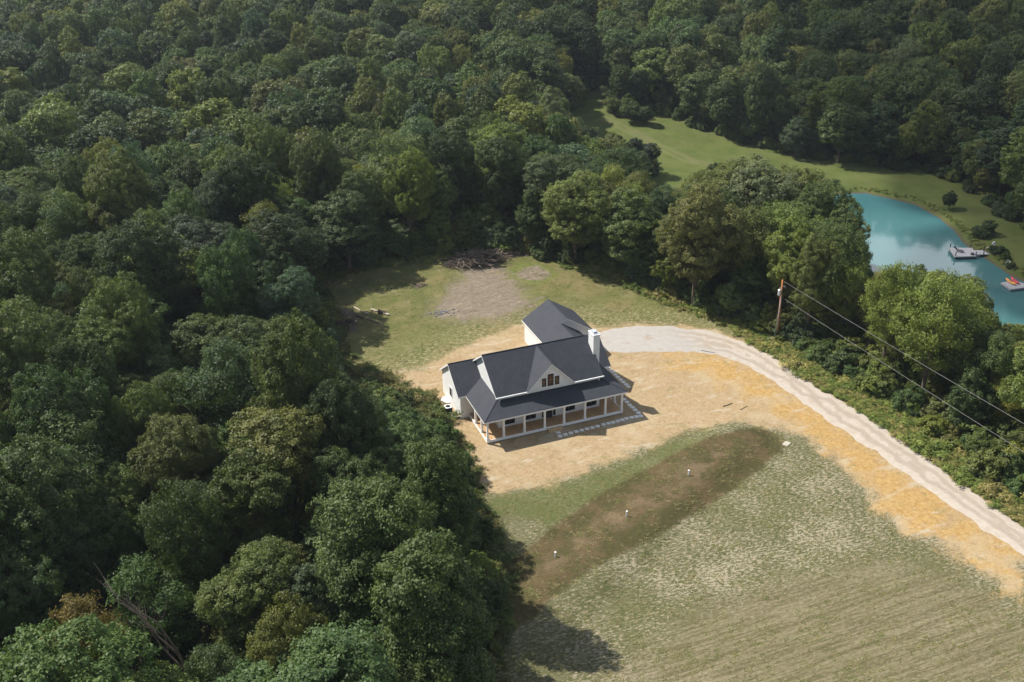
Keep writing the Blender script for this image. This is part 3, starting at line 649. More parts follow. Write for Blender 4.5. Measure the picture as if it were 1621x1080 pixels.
tag(mb.build('drain_pipe', MW, smooth=True), 'white plastic pipe lying on the ground in front of the air conditioner', 'pipe')
# septic risers
for i, (px, py, lb) in enumerate([(1090, 752, 'white capped pipe in the mound, the one farthest from the dark trees'), (992, 817, 'white capped pipe standing in the middle of the brown mound'), (879, 882, 'white capped pipe in the mound, the one closest to the dark trees')]):
    x, y, z = unp(px, py)
    if i == 0:
        r0 = empty('vent_pipe'); mb = MB(); mb.tube([(0, 0, -.2), (0, 0, .52)], .075, 12); k1 = mb.build('pipe', MW, r0, smooth=False)
        mb = MB(); mb.tube([(0, 0, .5), (0, 0, .62)], .095, 12); k2 = mb.build('cap', MW, r0); r = r0
    else:
        r = r0.copy(); COL.objects.link(r)
        for k in (k1, k2): c = k.copy(); COL.objects.link(c); c.parent = r
    r.location = (x, y, z); tag(r, lb, 'vent pipe', 'white pipes standing in the mound')
x, y, z = unp(1245, 703); mb = MB(); mb.box(-.45, .45, -.32, .32, -.05, .07)
o = mb.build('concrete_lid', plain('dusty_concrete', (.40, .37, .31), .9, .2, .15, 4), bevel=.02); o.location = (x, y, z); o.rotation_euler = (0, 0, .5); tag(o, 'pale rectangular concrete lid in the grass at the upper end of the mound', 'lid')

# bark and sticks
def bark_mat(nm, a, b):
    m = N(nm); c = m.coord(); v = m.mapping(c, (4, 4, 1)); n1 = m.noise(v, 2.0, 5, .7)
    m.bsdf(m.mix(m.ramp(n1, .3, .7), a, b), .9, .15, m.bump(n1, .6, .05)); return m.mat
MBARK = bark_mat('bark', (.07, .055, .04), (.17, .14, .11)); MDEAD = bark_mat('dead_wood', (.15, .115, .09), (.36, .28, .22)); MPALE = bark_mat('bare_log', (.34, .28, .22), (.60, .52, .43)); MDK = bark_mat('charred_wood', (.02, .018, .017), (.07, .06, .055))
MRED = bark_mat('vine_stem', (.12, .06, .045), (.24, .14, .10))
def pile(name, corners, n, hmax, ln, mats, label, cat, seed, rad=(.02, .07)):
    r = random.Random(seed); C = [np.array(c) for c in corners]; mb = MB()
    cx, cy, ax, ay = C
    for i in range(n):
        u, v = r.gauss(0, .42), r.gauss(0, .42)
        if u*u+v*v > 1: continue
        p = np.array([cx+u*ax, cy+v*ay]); e = max(0, 1-(u*u+v*v))**.6
        z = hz(p[0], p[1])+hmax*e*r.random()**.5; a = r.uniform(0, math.pi*2); l = r.uniform(*ln)*(.5 if z > 1.2 else 1); t = r.uniform(-.35, .35)
        q = [Vector((p[0], p[1], z))]; 
        for k in range(3):
            a += r.uniform(-.35, .35); t2 = t+r.uniform(-.2, .2); st = l/3
            nx = q[-1]+Vector((math.cos(a)*math.cos(t2), math.sin(a)*math.cos(t2), math.sin(t2)))*st
            nx.z = max(nx.z, hz(nx.x, nx.y)+.03); q.append(nx)
        r0 = r.uniform(*rad)*(1.5 if r.random() < .08 else 1); mb.tube(q, [r0, r0*.85, r0*.6, r0*.35], 5, m=r.choice([0, 0, 0, 1, 1, 2]))
    return tag(mb.build(name, mats), label, cat)
pile('brush_pile', (16.6, 50.2, 5.4, 2.4), 900, 1.55, (1.0, 3.2), [MDEAD, MBARK, MDK], 'large heap of cut brown branches at the back edge of the yard', 'brush pile', 5, (.025, .075))
pile('branch_heap', (23.2, 50.8, 3.2, 1.1), 200, .5, (.8, 2.0), [MDEAD, MBARK, MDK], 'low scatter of dark branches right of the big brush pile', 'branch heap', 6, (.02, .05))
x, y, _ = at(540, 515); pile('burnt_brush_heap', (x, y, 2.2, 2.2), 220, .55, (.6, 1.6), [MDK, MBARK, MDK], 'low heap of dark brush in the shade at the left forest edge', 'brush pile', 7, (.02, .05))
x, y, _ = at(663, 453); pile('twig_heap', (x, y, 1.6, 1.0), 90, .22, (.4, 1.1), [MBARK, MDEAD, MDEAD], 'small flat patch of brown twigs alone in the middle of the lawn', 'twig heap', 9, (.015, .035))
# grey rubble
x, y, _ = at(700, 495); mb = MB(); r = random.Random(3)
for i in range(60):
    a = r.gauss(0, 1.1); b = r.gauss(0, .45); s = r.uniform(.06, .2); px_, py_ = x+a, y+b; z = hz(px_, py_)
    pts = [(px_+s*math.cos(k*1.05+i)*r.uniform(.7, 1), py_+s*math.sin(k*1.05+i)*r.uniform(.7, 1), z+s*r.uniform(.4, .6)) for k in range(6)]; mb.prism(pts, (0, 0, -s*.8))
tag(mb.build('rubble_heap', plain('grey_stone', (.13, .135, .155), .9, .2, .3, 5)), 'small heap of blue-grey stones at the near left end of the bare soil', 'rubble')
def logx(p0, p1, rad, mat, label, nm='log', lift=0.0):
    a, b = at(*p0), at(*p1); r = random.Random(int(p0[0])); q = []; n = 6
    for i in range(n+1):
        t = i/n; p = a+(b-a)*t; q.append((p[0]+r.uniform(-.05, .05), p[1]+r.uniform(-.05, .05), hz(p[0], p[1])+rad*.8+lift))
    mb = MB(); mb.tube(q, [rad*(1-.35*i/n) for i in range(n+1)], 10); tag(mb.build(nm, mat, smooth=False), label, 'log', 'fallen logs on the back lawn')
logx((560, 487), (571, 493), .13, MPALE, 'short bare white log on the lawn nearest the left forest shade')
logx((564, 500), (575, 505), .2, MBARK, 'dark log half in the tree shadow on the back lawn')
logx((578, 504), (599, 512), .12, MDEAD, 'thin grey log on the lawn running from the shade into the grass')
logx((588, 491), (600, 494.5), .16, MPALE, 'pale log on the lawn joining the black charred log')
logx((599, 495), (612, 498), .3, MDK, 'thick black charred log, lying farthest out on the lawn')
logx((608, 497.5), (616, 500), .2, MPALE, 'stubby white log end in front of the black log')
logx((579, 497), (583, 498), .2, MPALE, 'round pale wood chunk standing between the lawn logs')
for i, (a, b, lb) in enumerate([((1110, 555.5), (1131, 559), 'brown board lying at the edge of the gravel turn'), ((1145, 644), (1159, 639), 'dark brown stick on the straw, left of a thinner stick'), ((1172, 649), (1184, 643), 'thin brown stick on the straw nearer the driveway')]):
    logx(a, b, .06 if i != 2 else .04, MBARK, lb, 'fallen_stick')

# utility pole, transformer, cables
MPOLE = bark_mat('pole_wood', (.36, .135, .05), (.55, .24, .10))
pb = np.array([45.2, 9.1]); pz = hz(*pb)
up_ = empty('utility_pole', (pb[0], pb[1], pz)); tag(up_, 'reddish brown wooden utility pole with transformer beside the gravel drive', 'utility pole')
HP = 8.87-pz
mb = MB(); mb.tube([(0, 0, -.5), (-.1, 0, HP*.5), (-.25, -.05, HP)], [.17, .15, .115], 12); mb.build('shaft', MPOLE, up_, smooth=True)
mb = MB(); mb.tube([(-.55, -.1, HP-2.1), (-.55, -.1, HP-1.35)], .24, 16); mb.tube([(-.55, -.1, HP-1.35), (-.55, -.1, HP-1.28)], [.25, .16], 16); tr = mb.build('transformer', MMET, up_)
mb = MB(); mb.tube([(-.55, -.1, HP-1.28), (-.55, -.1, HP-.95)], [.05, .03], 8); mb.build('bushing', plain('grey_porcelain', (.5, .5, .5), .3), tr)
for hb_ in (1.9, 1.6): mb = MB(); mb.box(-.42, -.2, -.13, -.02, HP-hb_, HP-hb_+.1); mb.build('bracket', MMET, tr)
mb = MB(); mb.tube([(-.2, -.05, HP-1.0), (.2, -.1, HP-.95), (.28, -.1, HP-1.25)], .045, 8); mb.build('cutout_arm', MMET, up_)
mb = MB(); mb.tube([(-.22, -.12, HP-2.2), (-.27, -.15, HP*.5), (-.33, -.12, .1)], .05, 8); mb.build('conduit', MMET, up_, smooth=True)
mb = MB(); mb.tube([(-.25, -.1, HP-2.1), (-.75, -.35, .0)], .016, 6); mb.build('guy_wire', MMET, up_)
mb = MB(); mb.box(-1.5, -.2, -.15, .25, -.05, .35); mb.build('meter_base', plain('weathered_board', (.18, .15, .13), .8), up_)
MCAB = plain('aluminium_cable', (.26, .255, .25), .5, .4, .05)
def cable(p0, through_px, zoff, label):
    # the far end is a pole out of the frame, down the drive; the span hangs in a shallow catenary
    xq = 46.4; d = FW+RT*(through_px[0]-810.5)/FPX-UP*(through_px[1]-540)/FPX; t = (xq-CAMP[0])/d[0]; Q = CAMP+t*d
    a = np.array(p0); e = a+(Q-a)*1.9; pts = []
    for i in range(41):
        t = i/40; p = a+(e-a)*t; pts.append((p[0], p[1], p[2]-.35*4*t*(1-t)+.35*4*(.526*(1-.526))*min(1, t/.526)))
    mb = MB(); mb.tube(pts, .014, 6); tag(mb.build('power_cable', MCAB, smooth=True), label, 'cable', 'overhead cables from the pole')
    return Q
qa = cable((pb[0]-.15, pb[1]-.1, 8.7), (1621, 671), 0, 'upper grey overhead cable from the top of the utility pole')
qb = cable((pb[0]-.15, pb[1]-.1, 6.4), (1621, 716), 0, 'lower grey overhead cable leaving the pole below the transformer')
print('cables', qa, qb)

# ------------------------------------------------------------------ lake things
MDOCK = plain('weathered_dock', (.40, .385, .40), .8, .2, .1, 3); MPOST = plain('dark_post', (.07, .07, .08), .7)
dk = empty('dock', (0, 0, LAKE_Z)); tag(dk, 'pale grey wooden dock with black corner posts and walkway to the lake bank', 'dock')
def dplane(pts, z0, z1, mb, m=0):
    P = [unp(*p, LAKE_Z+.55) for p in pts]; mb.prism([(q[0], q[1], z1) for q in P], (0, 0, z0-z1), m, m); return P
mb = MB(); PD = dplane([(1502, 392), (1539, 392.5), (1546, 405.5), (1511.5, 406.5)], .32, .55, mb); mb.build('platform', MDOCK, dk)
mb = MB(); PW = dplane([(1539.5, 396), (1572, 396.5), (1569, 402.5), (1544.5, 403)], .40, .54, mb)
mb.build('walkway', MDOCK, dk)
mb = MB(); A0 = [unp(1572.2, 396.5, LAKE_Z+.54), unp(1598, 405, LAKE_Z+1.0), unp(1599, 407.5, LAKE_Z+1.0), unp(1569.2, 402.3, LAKE_Z+.54)]
mb.prism([(q[0], q[1], max(hz(q[0], q[1])-LAKE_Z+.08, .56)) for q in A0], (0, 0, -.12)); mb.build('gangway', MDOCK, dk)
for p in [(1504, 391.5), (1536.5, 391.5), (1512.5, 405), (1544.5, 404.5), (1557, 402.5), (1557, 397)]:
    q = unp(*p, LAKE_Z+.55); mb = MB(); mb.tube([(q[0], q[1], -1.4), (q[0], q[1], 1.25)], .09, 8); mb.build('dock_post', MPOST, dk)
mb = MB()
q0 = unp(1548, 405, LAKE_Z+.55)
for dx in (-.25, .25): mb.tube([(q0[0]+dx, q0[1]-.1, -.8), (q0[0]+dx, q0[1]-.1, 1.3)], .035, 6)
for k in range(5): mb.tube([(q0[0]-.25, q0[1]-.1, -.6+k*.3), (q0[0]+.25, q0[1]-.1, -.6+k*.3)], .03, 6)
mb.build('swim_ladder', MMET, dk)
# deck chair
q = unp(1519.5, 399, LAKE_Z+.55); lc = empty('lounge_chair', (q[0], q[1], LAKE_Z+.55), .6); tag(lc, 'dark folding lounge chair standing on the wooden dock', 'chair')
mb = MB(); mb.prism([(-.3, -.6, .32), (.3, -.6, .32), (.3, .5, .36), (-.3, .5, .36)], (0, 0, -.05)); mb.build('seat', MPOST, lc)
mb = MB(); mb.prism([(-.3, .5, .36), (.3, .5, .36), (.3, 1.1, .85), (-.3, 1.1, .85)], (0, .04, -.04)); mb.build('backrest', MPOST, lc)
for sx in (-.28, .28):
    for sy in (-.5, .45): mb = MB(); mb.tube([(sx, sy, 0), (sx, sy, .32)], .03, 6); mb.build('leg', MPOST, lc)
q = unp(1539, 403.5, LAKE_Z+.55); mb = MB(); mb.box(-.25, .25, -.2, .2, .0, .3); mb.box(-.27, .27, -.22, .22, .3, .36); o = mb.build('dock_box', MPOST, bevel=.02); o.location = (q[0], q[1], LAKE_Z+.55); tag(o, 'small dark box on the dock near its lake-side ladder', 'box')
# life ring on a post
q = unp(1571.5, 399, LAKE_Z+.6); lr = empty('life_ring', (q[0]+.3, q[1]+.4, hz(q[0]+.3, q[1]+.4))); tag(lr, 'white life ring hung on a post beside the dock walkway', 'life ring')
H0 = LAKE_Z+.6-lr.location.z
mb = MB(); mb.tube([(0, .08, -.3), (0, .08, H0+1.5)], .05, 8); mb.build('post', MPOST, lr)
mb = MB(); mb.tube([(.33*math.cos(2*math.pi*i/24), 0, H0+1.35+.33*math.sin(2*math.pi*i/24)) for i in range(25)], .12, 10, cap=False); o = mb.build('ring', plain('white_foam', (.82, .82, .82), .5), lr, smooth=True)
mb = MB()
for a in range(4): 
    c_ = math.pi/4+a*math.pi/2; mb.tube([(.33*math.cos(c_-.15), 0, H0+1.35+.33*math.sin(c_-.15)), (.33*math.cos(c_+.15), 0, H0+1.35+.33*math.sin(c_+.15))], .13, 10)
mb.build('band', plain('navy_band', (.05, .07, .16), .5), o)
# swim float with two kayaks
fl = empty('swim_float', (0, 0, LAKE_Z)); tag(fl, 'white square floating platform carrying two kayaks on the lake', 'float')
FPX_ = [(1584.5, 446.5), (1603, 443.5), (1640, 452), (1600, 457)]
mb = MB(); PFL = dplane(FPX_, .12, .42, mb); mb.build('deck', MDOCK, fl)
mb = MB(); c4 = sum(PFL)/4; mb.prism([((q[0]*.9+c4[0]*.1), (q[1]*.9+c4[1]*.1), .118) for q in PFL], (0, 0, -.3)); mb.build('pontoon', plain('blue_pontoon', (.10, .2, .4), .5), fl)
def kayak(pa, pb_, mat, label):
    a, b = unp(*pa, LAKE_Z+.5), unp(*pb_, LAKE_Z+.5); d = b-a; ln = float(np.hypot(d[0], d[1])); ln = max(2.6, min(ln, 3.6)); c = (a+b)/2
    o_ = empty('kayak', (c[0], c[1], LAKE_Z+.43), math.atan2(d[1], d[0])); tag(o_, label, 'kayak', 'kayaks on the float')
    vs, fs = [], []; n, k = 14, 12
    for i in range(n+1):
        t = i/n*2-1; wd = .36*(1-abs(t)**2.4)+.015; hh = .30*(1-.35*abs(t)**3); zc = .17+.10*abs(t)**3
        for j in range(k): an = 2*math.pi*j/k; vs.append((t*ln/2, wd*math.cos(an), zc+hh/2*math.sin(an)))
    for i in range(n):
        for j in range(k): fs.append((i*k+j, i*k+(j+1) % k, (i+1)*k+(j+1) % k, (i+1)*k+j))
    fs += [tuple(range(k)), tuple(range(n*k, n*k+k))[::-1]]
    h_ = MB().add(vs, fs).build('hull', mat, o_, smooth=True)
    m2 = MB(); m2.tube([(.45*math.cos(2*math.pi*i/16), .2*math.sin(2*math.pi*i/16), .315) for i in range(17)], .03, 6, cap=False); m2.add([(.43*math.cos(2*math.pi*i/16), .19*math.sin(2*math.pi*i/16), .312) for i in range(16)], [tuple(range(16))]); m2.build('cockpit', MPOST, o_)
kayak((1592.5, 442.5), (1607.5, 451.5), plain('orange_plastic', (.80, .32, .045), .35, .5, .15), 'orange-yellow kayak lying on the white float')
kayak((1600.5, 440.5), (1612.5, 450), plain('red_plastic', (.62, .05, .075), .35, .5, .15), 'red kayak lying on the white float')
# white garden chair / ornament on the bank
q = at(1594.5, 420); gc = empty('garden_chair', (q[0], q[1], q[2]), 2.2); tag(gc, 'cream white garden chair standing among the plants on the lake bank', 'chair')
MCR = plain('cream_paint', (.75, .74, .55), .6)
mb = MB(); mb.box(-.3, .3, -.3, .3, .35, .42); mb.build('seat', MCR, gc)
mb = MB(); mb.prism([(-.3, .3, .42), (.3, .3, .42), (.26, .5, 1.15), (-.26, .5, 1.15)], (0, .05, 0)); mb.build('backrest', MCR, gc)
for sx in (-.27, .27):
    for sy in (-.27, .27): mb = MB(); mb.box(sx-.03, sx+.03, sy-.03, sy+.03, 0, .35); mb.build('leg', MCR, gc)
    mb = MB(); mb.box(sx-.06, sx+.06, -.35, .4, .6, .65); mb.build('armrest', MCR, gc)
q = at(1563.5, 394.5); mb = MB(); r = random.Random(2); mb.prism([(.35*math.cos(k), .3*math.sin(k), .4) for k in [0, 1, 2.1, 3.2, 4.1, 5.2]], (.03, 0, -.6)); o = mb.build('boulder', plain('tan_stone', (.4, .34, .26), .9, .2, .2), bevel=.08); o.location = tuple(q); tag(o, 'small pale tan boulder on the bank beside the dock', 'boulder')

# ------------------------------------------------------------------ trees
def leaf_mat(name, vary=0.25, trans=0.3, rough=.55):
    m = N(name); a = m.n('ShaderNodeAttribute', attribute_type='INSTANCER'); a.attribute_name = 'tint'
    oi = m.n('ShaderNodeObjectInfo'); v = m.attr('leafvar')
    c = m.mix(m.math('MULTIPLY', v, 1.0), m.mix(1.0, a.outputs['Color'], (.62, .66, .62), 'MULTIPLY'), m.mix(1.0, a.outputs['Color'], (1.45, 1.36, 1.25), 'MULTIPLY'))
    n1 = m.noise(m.coord('Object'), .35, 2, .5)
    c = m.mix(m.ramp(n1, .35, .65, 0, .35), c, m.mix(1.0, c, (1.25, 1.12, .8), 'MULTIPLY'))
    p = m.bsdf(c, rough, .26, surface=False); tr = m.n('ShaderNodeBsdfTranslucent'); m.L(m.mix(1.0, c, (1.1, 1.25, .55), 'MULTIPLY'), tr.inputs[0])
    ms = m.n('ShaderNodeMixShader'); ms.inputs[0].default_value = trans; m.L(p.outputs[0], ms.inputs[1]); m.L(tr.outputs[0], ms.inputs[2]); m.L(ms.outputs[0], m.out.inputs['Surface'])
    return m.mat
MLEAF = leaf_mat('leaves')
def unit(v): return v/np.maximum(np.linalg.norm(v, axis=-1, keepdims=True), 1e-9)
def leaves_mesh(name, tips, nrm, per, csize, lsize, seed, mat=MLEAF, asp=.55, droop=0.0):
    """clumps of small leaf-sized diamonds round every twig tip"""
    r = np.random.default_rng(seed); n = len(tips)*per
    T_ = np.repeat(tips, per, 0); Nn = np.repeat(nrm, per, 0); cs = np.repeat(csize if np.ndim(csize) else np.full(len(tips), csize), per)
    q = unit(r.normal(size=(n, 3))); q = q+Nn*.55; q = unit(q)*(r.random((n, 1))**.45)
    pos = T_+q*cs[:, None]*np.array([1, 1, .72]); pos[:, 2] -= droop*r.random(n)*cs
    nn = unit(Nn*.45+q*.45+np.array([0, 0, .35])+r.normal(size=(n, 3))*.42)
    u = unit(np.cross(nn, unit(r.normal(size=(n, 3))))); v = np.cross(nn, u)
    s = lsize*(.65+.7*r.random((n, 1)))
    P = np.stack([pos-u*s, pos-v*s*asp, pos+u*s, pos+v*s*asp], 1).reshape(-1, 3)
    F_ = np.arange(n*4).reshape(-1, 4)
    o = mesh_np(name, P, F_, mat)
    cv = np.repeat(r.random(len(tips)), per)*.6+r.random(n)*.4
    at_ = o.data.attributes.new('leafvar', 'FLOAT', 'FACE'); at_.data.foreach_set('value', cv.astype(np.float32))
    return o
def lobes_tips(r, H, R, zlow, K, lr, tipgap, flat=1.0, conic=0.0):
    """tips on the surface of a lumpy crown"""
    zc = (H+zlow)/2; rz = (H-zlow)/2
    C_, RR = [], []
    for k in range(K):
        for _ in range(30):
            d = unit(r.normal(size=3)); d[2] = d[2]*.9+.1
            zz = zc+d[2]*rz*.68; sh = 1-conic*(zz-zlow)/(H-zlow)
            f = .62*R*sh*(1 if d[2] > -.3 else .8)
            c = np.array([d[0]*f, d[1]*f, zz])
            if all(np.linalg.norm((c-c2)*np.array([1, 1, .8])) > lr*R*.62 for c2 in C_): break
        C_.append(c); RR.append(R*lr*r.uniform(.62, 1.3)*(1-.4*conic*(c[2]-zlow)/(H-zlow)))
    C_ = np.array(C_); RR = np.array(RR); tips, nr = [], []
    for k in range(K):
        cnt = int(4*math.pi*RR[k]**2/(tipgap**2)*.95)
        d = unit(r.normal(size=(cnt, 3))); p = C_[k]+d*RR[k]*np.array([1, 1, .85])*r.uniform(.8, 1.22, (cnt, 1))
        ok = np.ones(cnt, bool)
        for j in range(K):
            if j != k: ok &= np.linalg.norm((p-C_[j])/np.array([1, 1, .85]), axis=1) > RR[j]*.9
        ok &= (p[:, 2] > zlow*.7) & (p[:, 2] < H*1.02)
        tips.append(p[ok]); nr.append(d[ok])
    tips = np.concatenate(tips); nr = np.concatenate(nr)
    return tips, unit(nr+np.array([0, 0, .25])), C_, RR
def trunk_mb(r, H, C_, rad=.28, lean=(0, 0), n=7):
    mb = MB(); top = H*.62
    path = [(lean[0]*t*t*H*.2+.12*math.sin(t*5), lean[1]*t*t*H*.2+.1*math.cos(t*4)-.1, -.6+(top+.6)*t) for t in np.linspace(0, 1, 6)]
    mb.tube(path, [rad*1.25, rad*.95, rad*.82, rad*.68, rad*.5, rad*.32], n)
    for c in C_[:10]:
        t = min(.9, max(.28, (c[2]/H)*.62)); k = t*5; i = int(k); f = k-i
        a = np.array(path[i])*(1-f)+np.array(path[min(5, i+1)])*f; b = a*.5+c*.5+np.array([0, 0, -.35]); e = np.asarray(c)
        mb.tube([a, b, e], [rad*.4, rad*.26, rad*.08], 5)
    return mb
def dead_mb(r, H, depth=4, spread=.5):
    mb = MB()
    def br(p, d, l, rad, k):
        q = [p]; n = 4
        for i in range(n): d = (d+Vector((r.uniform(-.12, .12), r.uniform(-.12, .12), r.uniform(-.02, .1)))).normalized(); q.append(q[-1]+d*l/n)
        mb.tube(q, [rad, rad*.85, rad*.7, rad*.58, rad*.45], 5)
        if k: 
            for _ in range(r.choice([2, 3, 3])):
                j = r.choice([2, 3, 4]); a = r.uniform(0, 6.28); nd = (d+Vector((math.cos(a), math.sin(a), .25))*spread*r.uniform(.7, 1.3)).normalized(); br(q[j], nd, l*r.uniform(.55, .8), rad*.5, k-1)
    br(Vector((0, 0, -.4)), Vector((.03, .02, 1)), H*.42, H*.014, depth); return mb

KINDS = {}
def make_kind(key, seed, H, R, zlow, K, lr, gap, per, lsize, csize, conic=0.0, asp=.55, droop=0.0, trunk=True, rad=.28, inner=True, keep=1.0):
    r = np.random.default_rng(seed)
    tips, nr, C_, RR = lobes_tips(r, H, R, zlow, K, lr, gap, conic=conic)
    if keep < 1: sel = r.random(len(tips)) < keep; tips, nr = tips[sel], nr[sel]
    if inner:   # sparser leaves inside the crown
        k = r.random(len(tips)) < .28; ti = tips[k]*np.array([.72, .72, .95]); tips = np.concatenate([tips, ti]); nr = np.concatenate([nr, nr[k]])
    cs = csize*r.uniform(.7, 1.3, len(tips))
    o = leaves_mesh('crown', tips, nr, per, cs, lsize, seed+1, asp=asp, droop=droop)
    t = trunk_mb(r, H, C_, rad).build('trunk', MBARK) if trunk else None
    COL.objects.unlink(o); 
    if t: COL.objects.unlink(t)
    KINDS[key] = (o, t, H, R, len(o.data.polygons))
# close-range kinds
make_kind('oak0', 11, 17, 6.0, 3.5, 15, .40, .80, 58, .125, .62)
make_kind('oak1', 12, 18, 5.6, 4.0, 17, .36, .76, 58, .12, .58)
make_kind('oak2', 13, 16, 6.2, 3.0, 19, .34, .78, 60, .125, .60)
make_kind('tall0', 14, 19, 4.6, 3.0, 14, .40, .76, 58, .12, .58, conic=.35)
make_kind('tall1', 15, 17, 4.3, 1.5, 15, .42, .78, 58, .125, .60, conic=.2)
make_kind('loose0', 16, 15, 5.2, 3.0, 22, .27, .85, 50, .14, .78, asp=.4, droop=.5, keep=.8)
make_kind('loose1', 17, 16, 4.8, 2.0, 24, .26, .85, 50, .135, .76, asp=.42, droop=.4, keep=.85)
make_kind('skirt0', 22, 20, 6.6, .8, 30, .31, .78, 58, .125, .62, conic=.62)
make_kind('skirt1', 23, 19, 6.2, .8, 26, .34, .78, 58, .12, .62, conic=.55)
make_kind('small0', 18, 9, 3.2, .4, 12, .42, .62, 38, .14, .46, rad=.14)
make_kind('small1', 19, 8, 2.9, .3, 11, .44, .62, 38, .14, .46, conic=.3, rad=.12)
make_kind('shrub0', 20, 3.2, 1.7, .05, 7, .5, .42, 36, .10, .33, trunk=True, rad=.05)
make_kind('cedar', 21, 8.5, 2.7, .2, 12, .52, .45, 46, .085, .33, conic=.45, asp=.35, rad=.16)
# far kinds: the same shapes with coarser leaves
make_kind('far0', 31, 17, 6.0, 3.0, 14, .40, .95, 24, .25, .80, inner=False)
make_kind('far1', 32, 18, 5.4, 3.0, 16, .37, .95, 24, .25, .78, inner=False)
make_kind('far2', 33, 17, 4.8, 2.5, 14, .40, .95, 24, .24, .76, conic=.3, inner=False)
make_kind('far3', 34, 15, 5.2, 2.0, 20, .29, .95, 22, .27, .85, asp=.42, droop=.5, keep=.85, inner=False)

r_ = np.random.default_rng(50); wt_ = np.stack([r_.normal(0, .32, 26), r_.normal(0, .32, 26), r_.uniform(.05, .5, 26)], -1)
o_ = leaves_mesh('weeds', wt_, unit(r_.normal(size=(26, 3))*.4+np.array([0, 0, 1])), 26, .26, .10, 51, asp=.25); COL.objects.unlink(o_); KINDS['weed'] = (o_, None, .8, .6, 0)
r_ = np.random.default_rng(52); wt_ = np.stack([r_.normal(0, .22, 9), r_.normal(0, .22, 9), r_.uniform(.0, .07, 9)], -1)
o_ = leaves_mesh('tuft', wt_, unit(r_.normal(size=(9, 3))*.4+np.array([0, 0, 1])), 9, .10, .07, 53, asp=.3); COL.objects.unlink(o_); KINDS['tuft'] = (o_, None, .15, .3, 0)
NT = [0]
GREEN_GAIN = np.array([1.0, .98, 1.02])
def plant(key, x, y, scale, rz, tint, label, cat='tree', group=None, name='broadleaf_tree', lean=None, sxy=1.0, z=None):
    cr, tk, H, R, _ = KINDS[key]
    o = empty(name, (x, y, hz(x, y) if z is None else z), rz, (scale*sxy, scale*sxy, scale)); 
    if lean: o.rotation_euler = (lean[0], lean[1], rz)
    c = cr.copy(); COL.objects.link(c); c.parent = o; tint = np.asarray(tint)*GREEN_GAIN; c['tint'] = [float(tint[0]), float(tint[1]), float(tint[2])]
    if tk: t = tk.copy(); COL.objects.link(t); t.parent = o
    NT[0] += 1
    return tag(o, label, cat, group)

R_ = np.random.default_rng(77)
def in_clear(px, py, tol):
    A = sdpoly(px, py, CLEAR_A) < -tol; B = sdpoly(px, py, CLEAR_B) < -tol
    return A | B
def world_ok(x, y):
    return (sdpoly(x, y, WA) > .3) & (sdpoly(x, y, LAKE) > 2.5) & (sdpoly(x, y, DRIVE) > 4.0) & ~((y < -30) & (x > -9) & (x < 52)) & ~((y < -41) & (x > -15) & (x < 52)) & ~((x < 52.5) & (x > 40) & (y < 9.5))
def blocks(x, y, z, H, R, tol=4):
    """does the crown of these trees cover an area that is open in the photograph?"""
    bad = np.zeros(len(x), bool); n = len(x)
    for l, h in [(0, .02)]+[(l*math.sqrt(max(.05, 1-((h-.58)/.48)**2)), h) for h in (.14, .26, .38, .5, .62, .74, .86, .96) for l in (0, -.5, .5, -.92, .92)]:
        P = np.stack([x+RT[0]*R*l*1.07, y+RT[1]*R*l*1.07, z+H*h*1.02], -1); a, b, d = proj(P); bad |= in_clear(a, b, tol)
    return bad
taken = np.zeros((0, 3))       # x, y, radius
def scatter(sp, Hr, Rr, smin, smax, gapf, tol=4, extra=None, seed=1):
    """jittered rows of trees over the view; returns x, y, z, H, R"""
    global taken
    r = np.random.default_rng(seed)
    s = np.arange(smin, smax, sp*.87); out = []
    for i, si in enumerate(s):
        wd = si*.60+22; l = np.arange(-wd, wd, sp)+(sp/2 if i % 2 else 0)
        l = l+r.uniform(-.33, .33, len(l))*sp; ss = si+r.uniform(-.33, .33, len(l))*sp
        out.append(np.stack([l, ss], -1))
    q = np.concatenate(out); x = CAMP[0]+q[:, 0]*math.cos(YAW)+q[:, 1]*math.sin(YAW); y = CAMP[1]-q[:, 0]*math.sin(YAW)+q[:, 1]*math.cos(YAW)
    ok = world_ok(x, y); x, y = x[ok], y[ok]
    z = height(x, y); H = r.uniform(*Hr, len(x)); R = r.uniform(*Rr, len(x))*(.6+.4*H/Hr[1])
    # the sun reaches the brush pile and the utility pole: nothing tall stands close up-sun of them
    lit = np.ones(len(x), bool)
    for cx, cy, wd in ((16.6, 50.0, 7.5), (23, 50.5, 6), (45.2, 9.1, 5.5), (4, 50, 8), (84, 138, 11), (95, 125, 9), (82, 147, 8)):
        t = (x-cx)*-.682+(y-cy)*.731; o = abs((x-cx)*.731+(y-cy)*.682)
        lit &= ~((t > 0) & (t < 22) & (o < wd) & (H > 2.0+1.15*(t+R*.3)))
    lit &= ~((x-R*.85 < 47.6) & (y < 9) & (y > -60) & (x > 40))
    x, y, z, H, R = x[lit], y[lit], z[lit], H[lit], R[lit]
    ok = ~blocks(x, y, z, H, R, tol)
    if extra is not None: ok &= extra(x, y)
    idx = np.where(ok)[0]; keep = []
    for i in idx:
        if len(taken):
            d = np.hypot(taken[:, 0]-x[i], taken[:, 1]-y[i])
            if (d < (taken[:, 2]+R[i])*gapf).any(): continue
        keep.append(i); taken = np.concatenate([taken, [[x[i], y[i], R[i]]]])
    k = np.array(keep, int); return x[k], y[k], z[k], H[k], R[k]

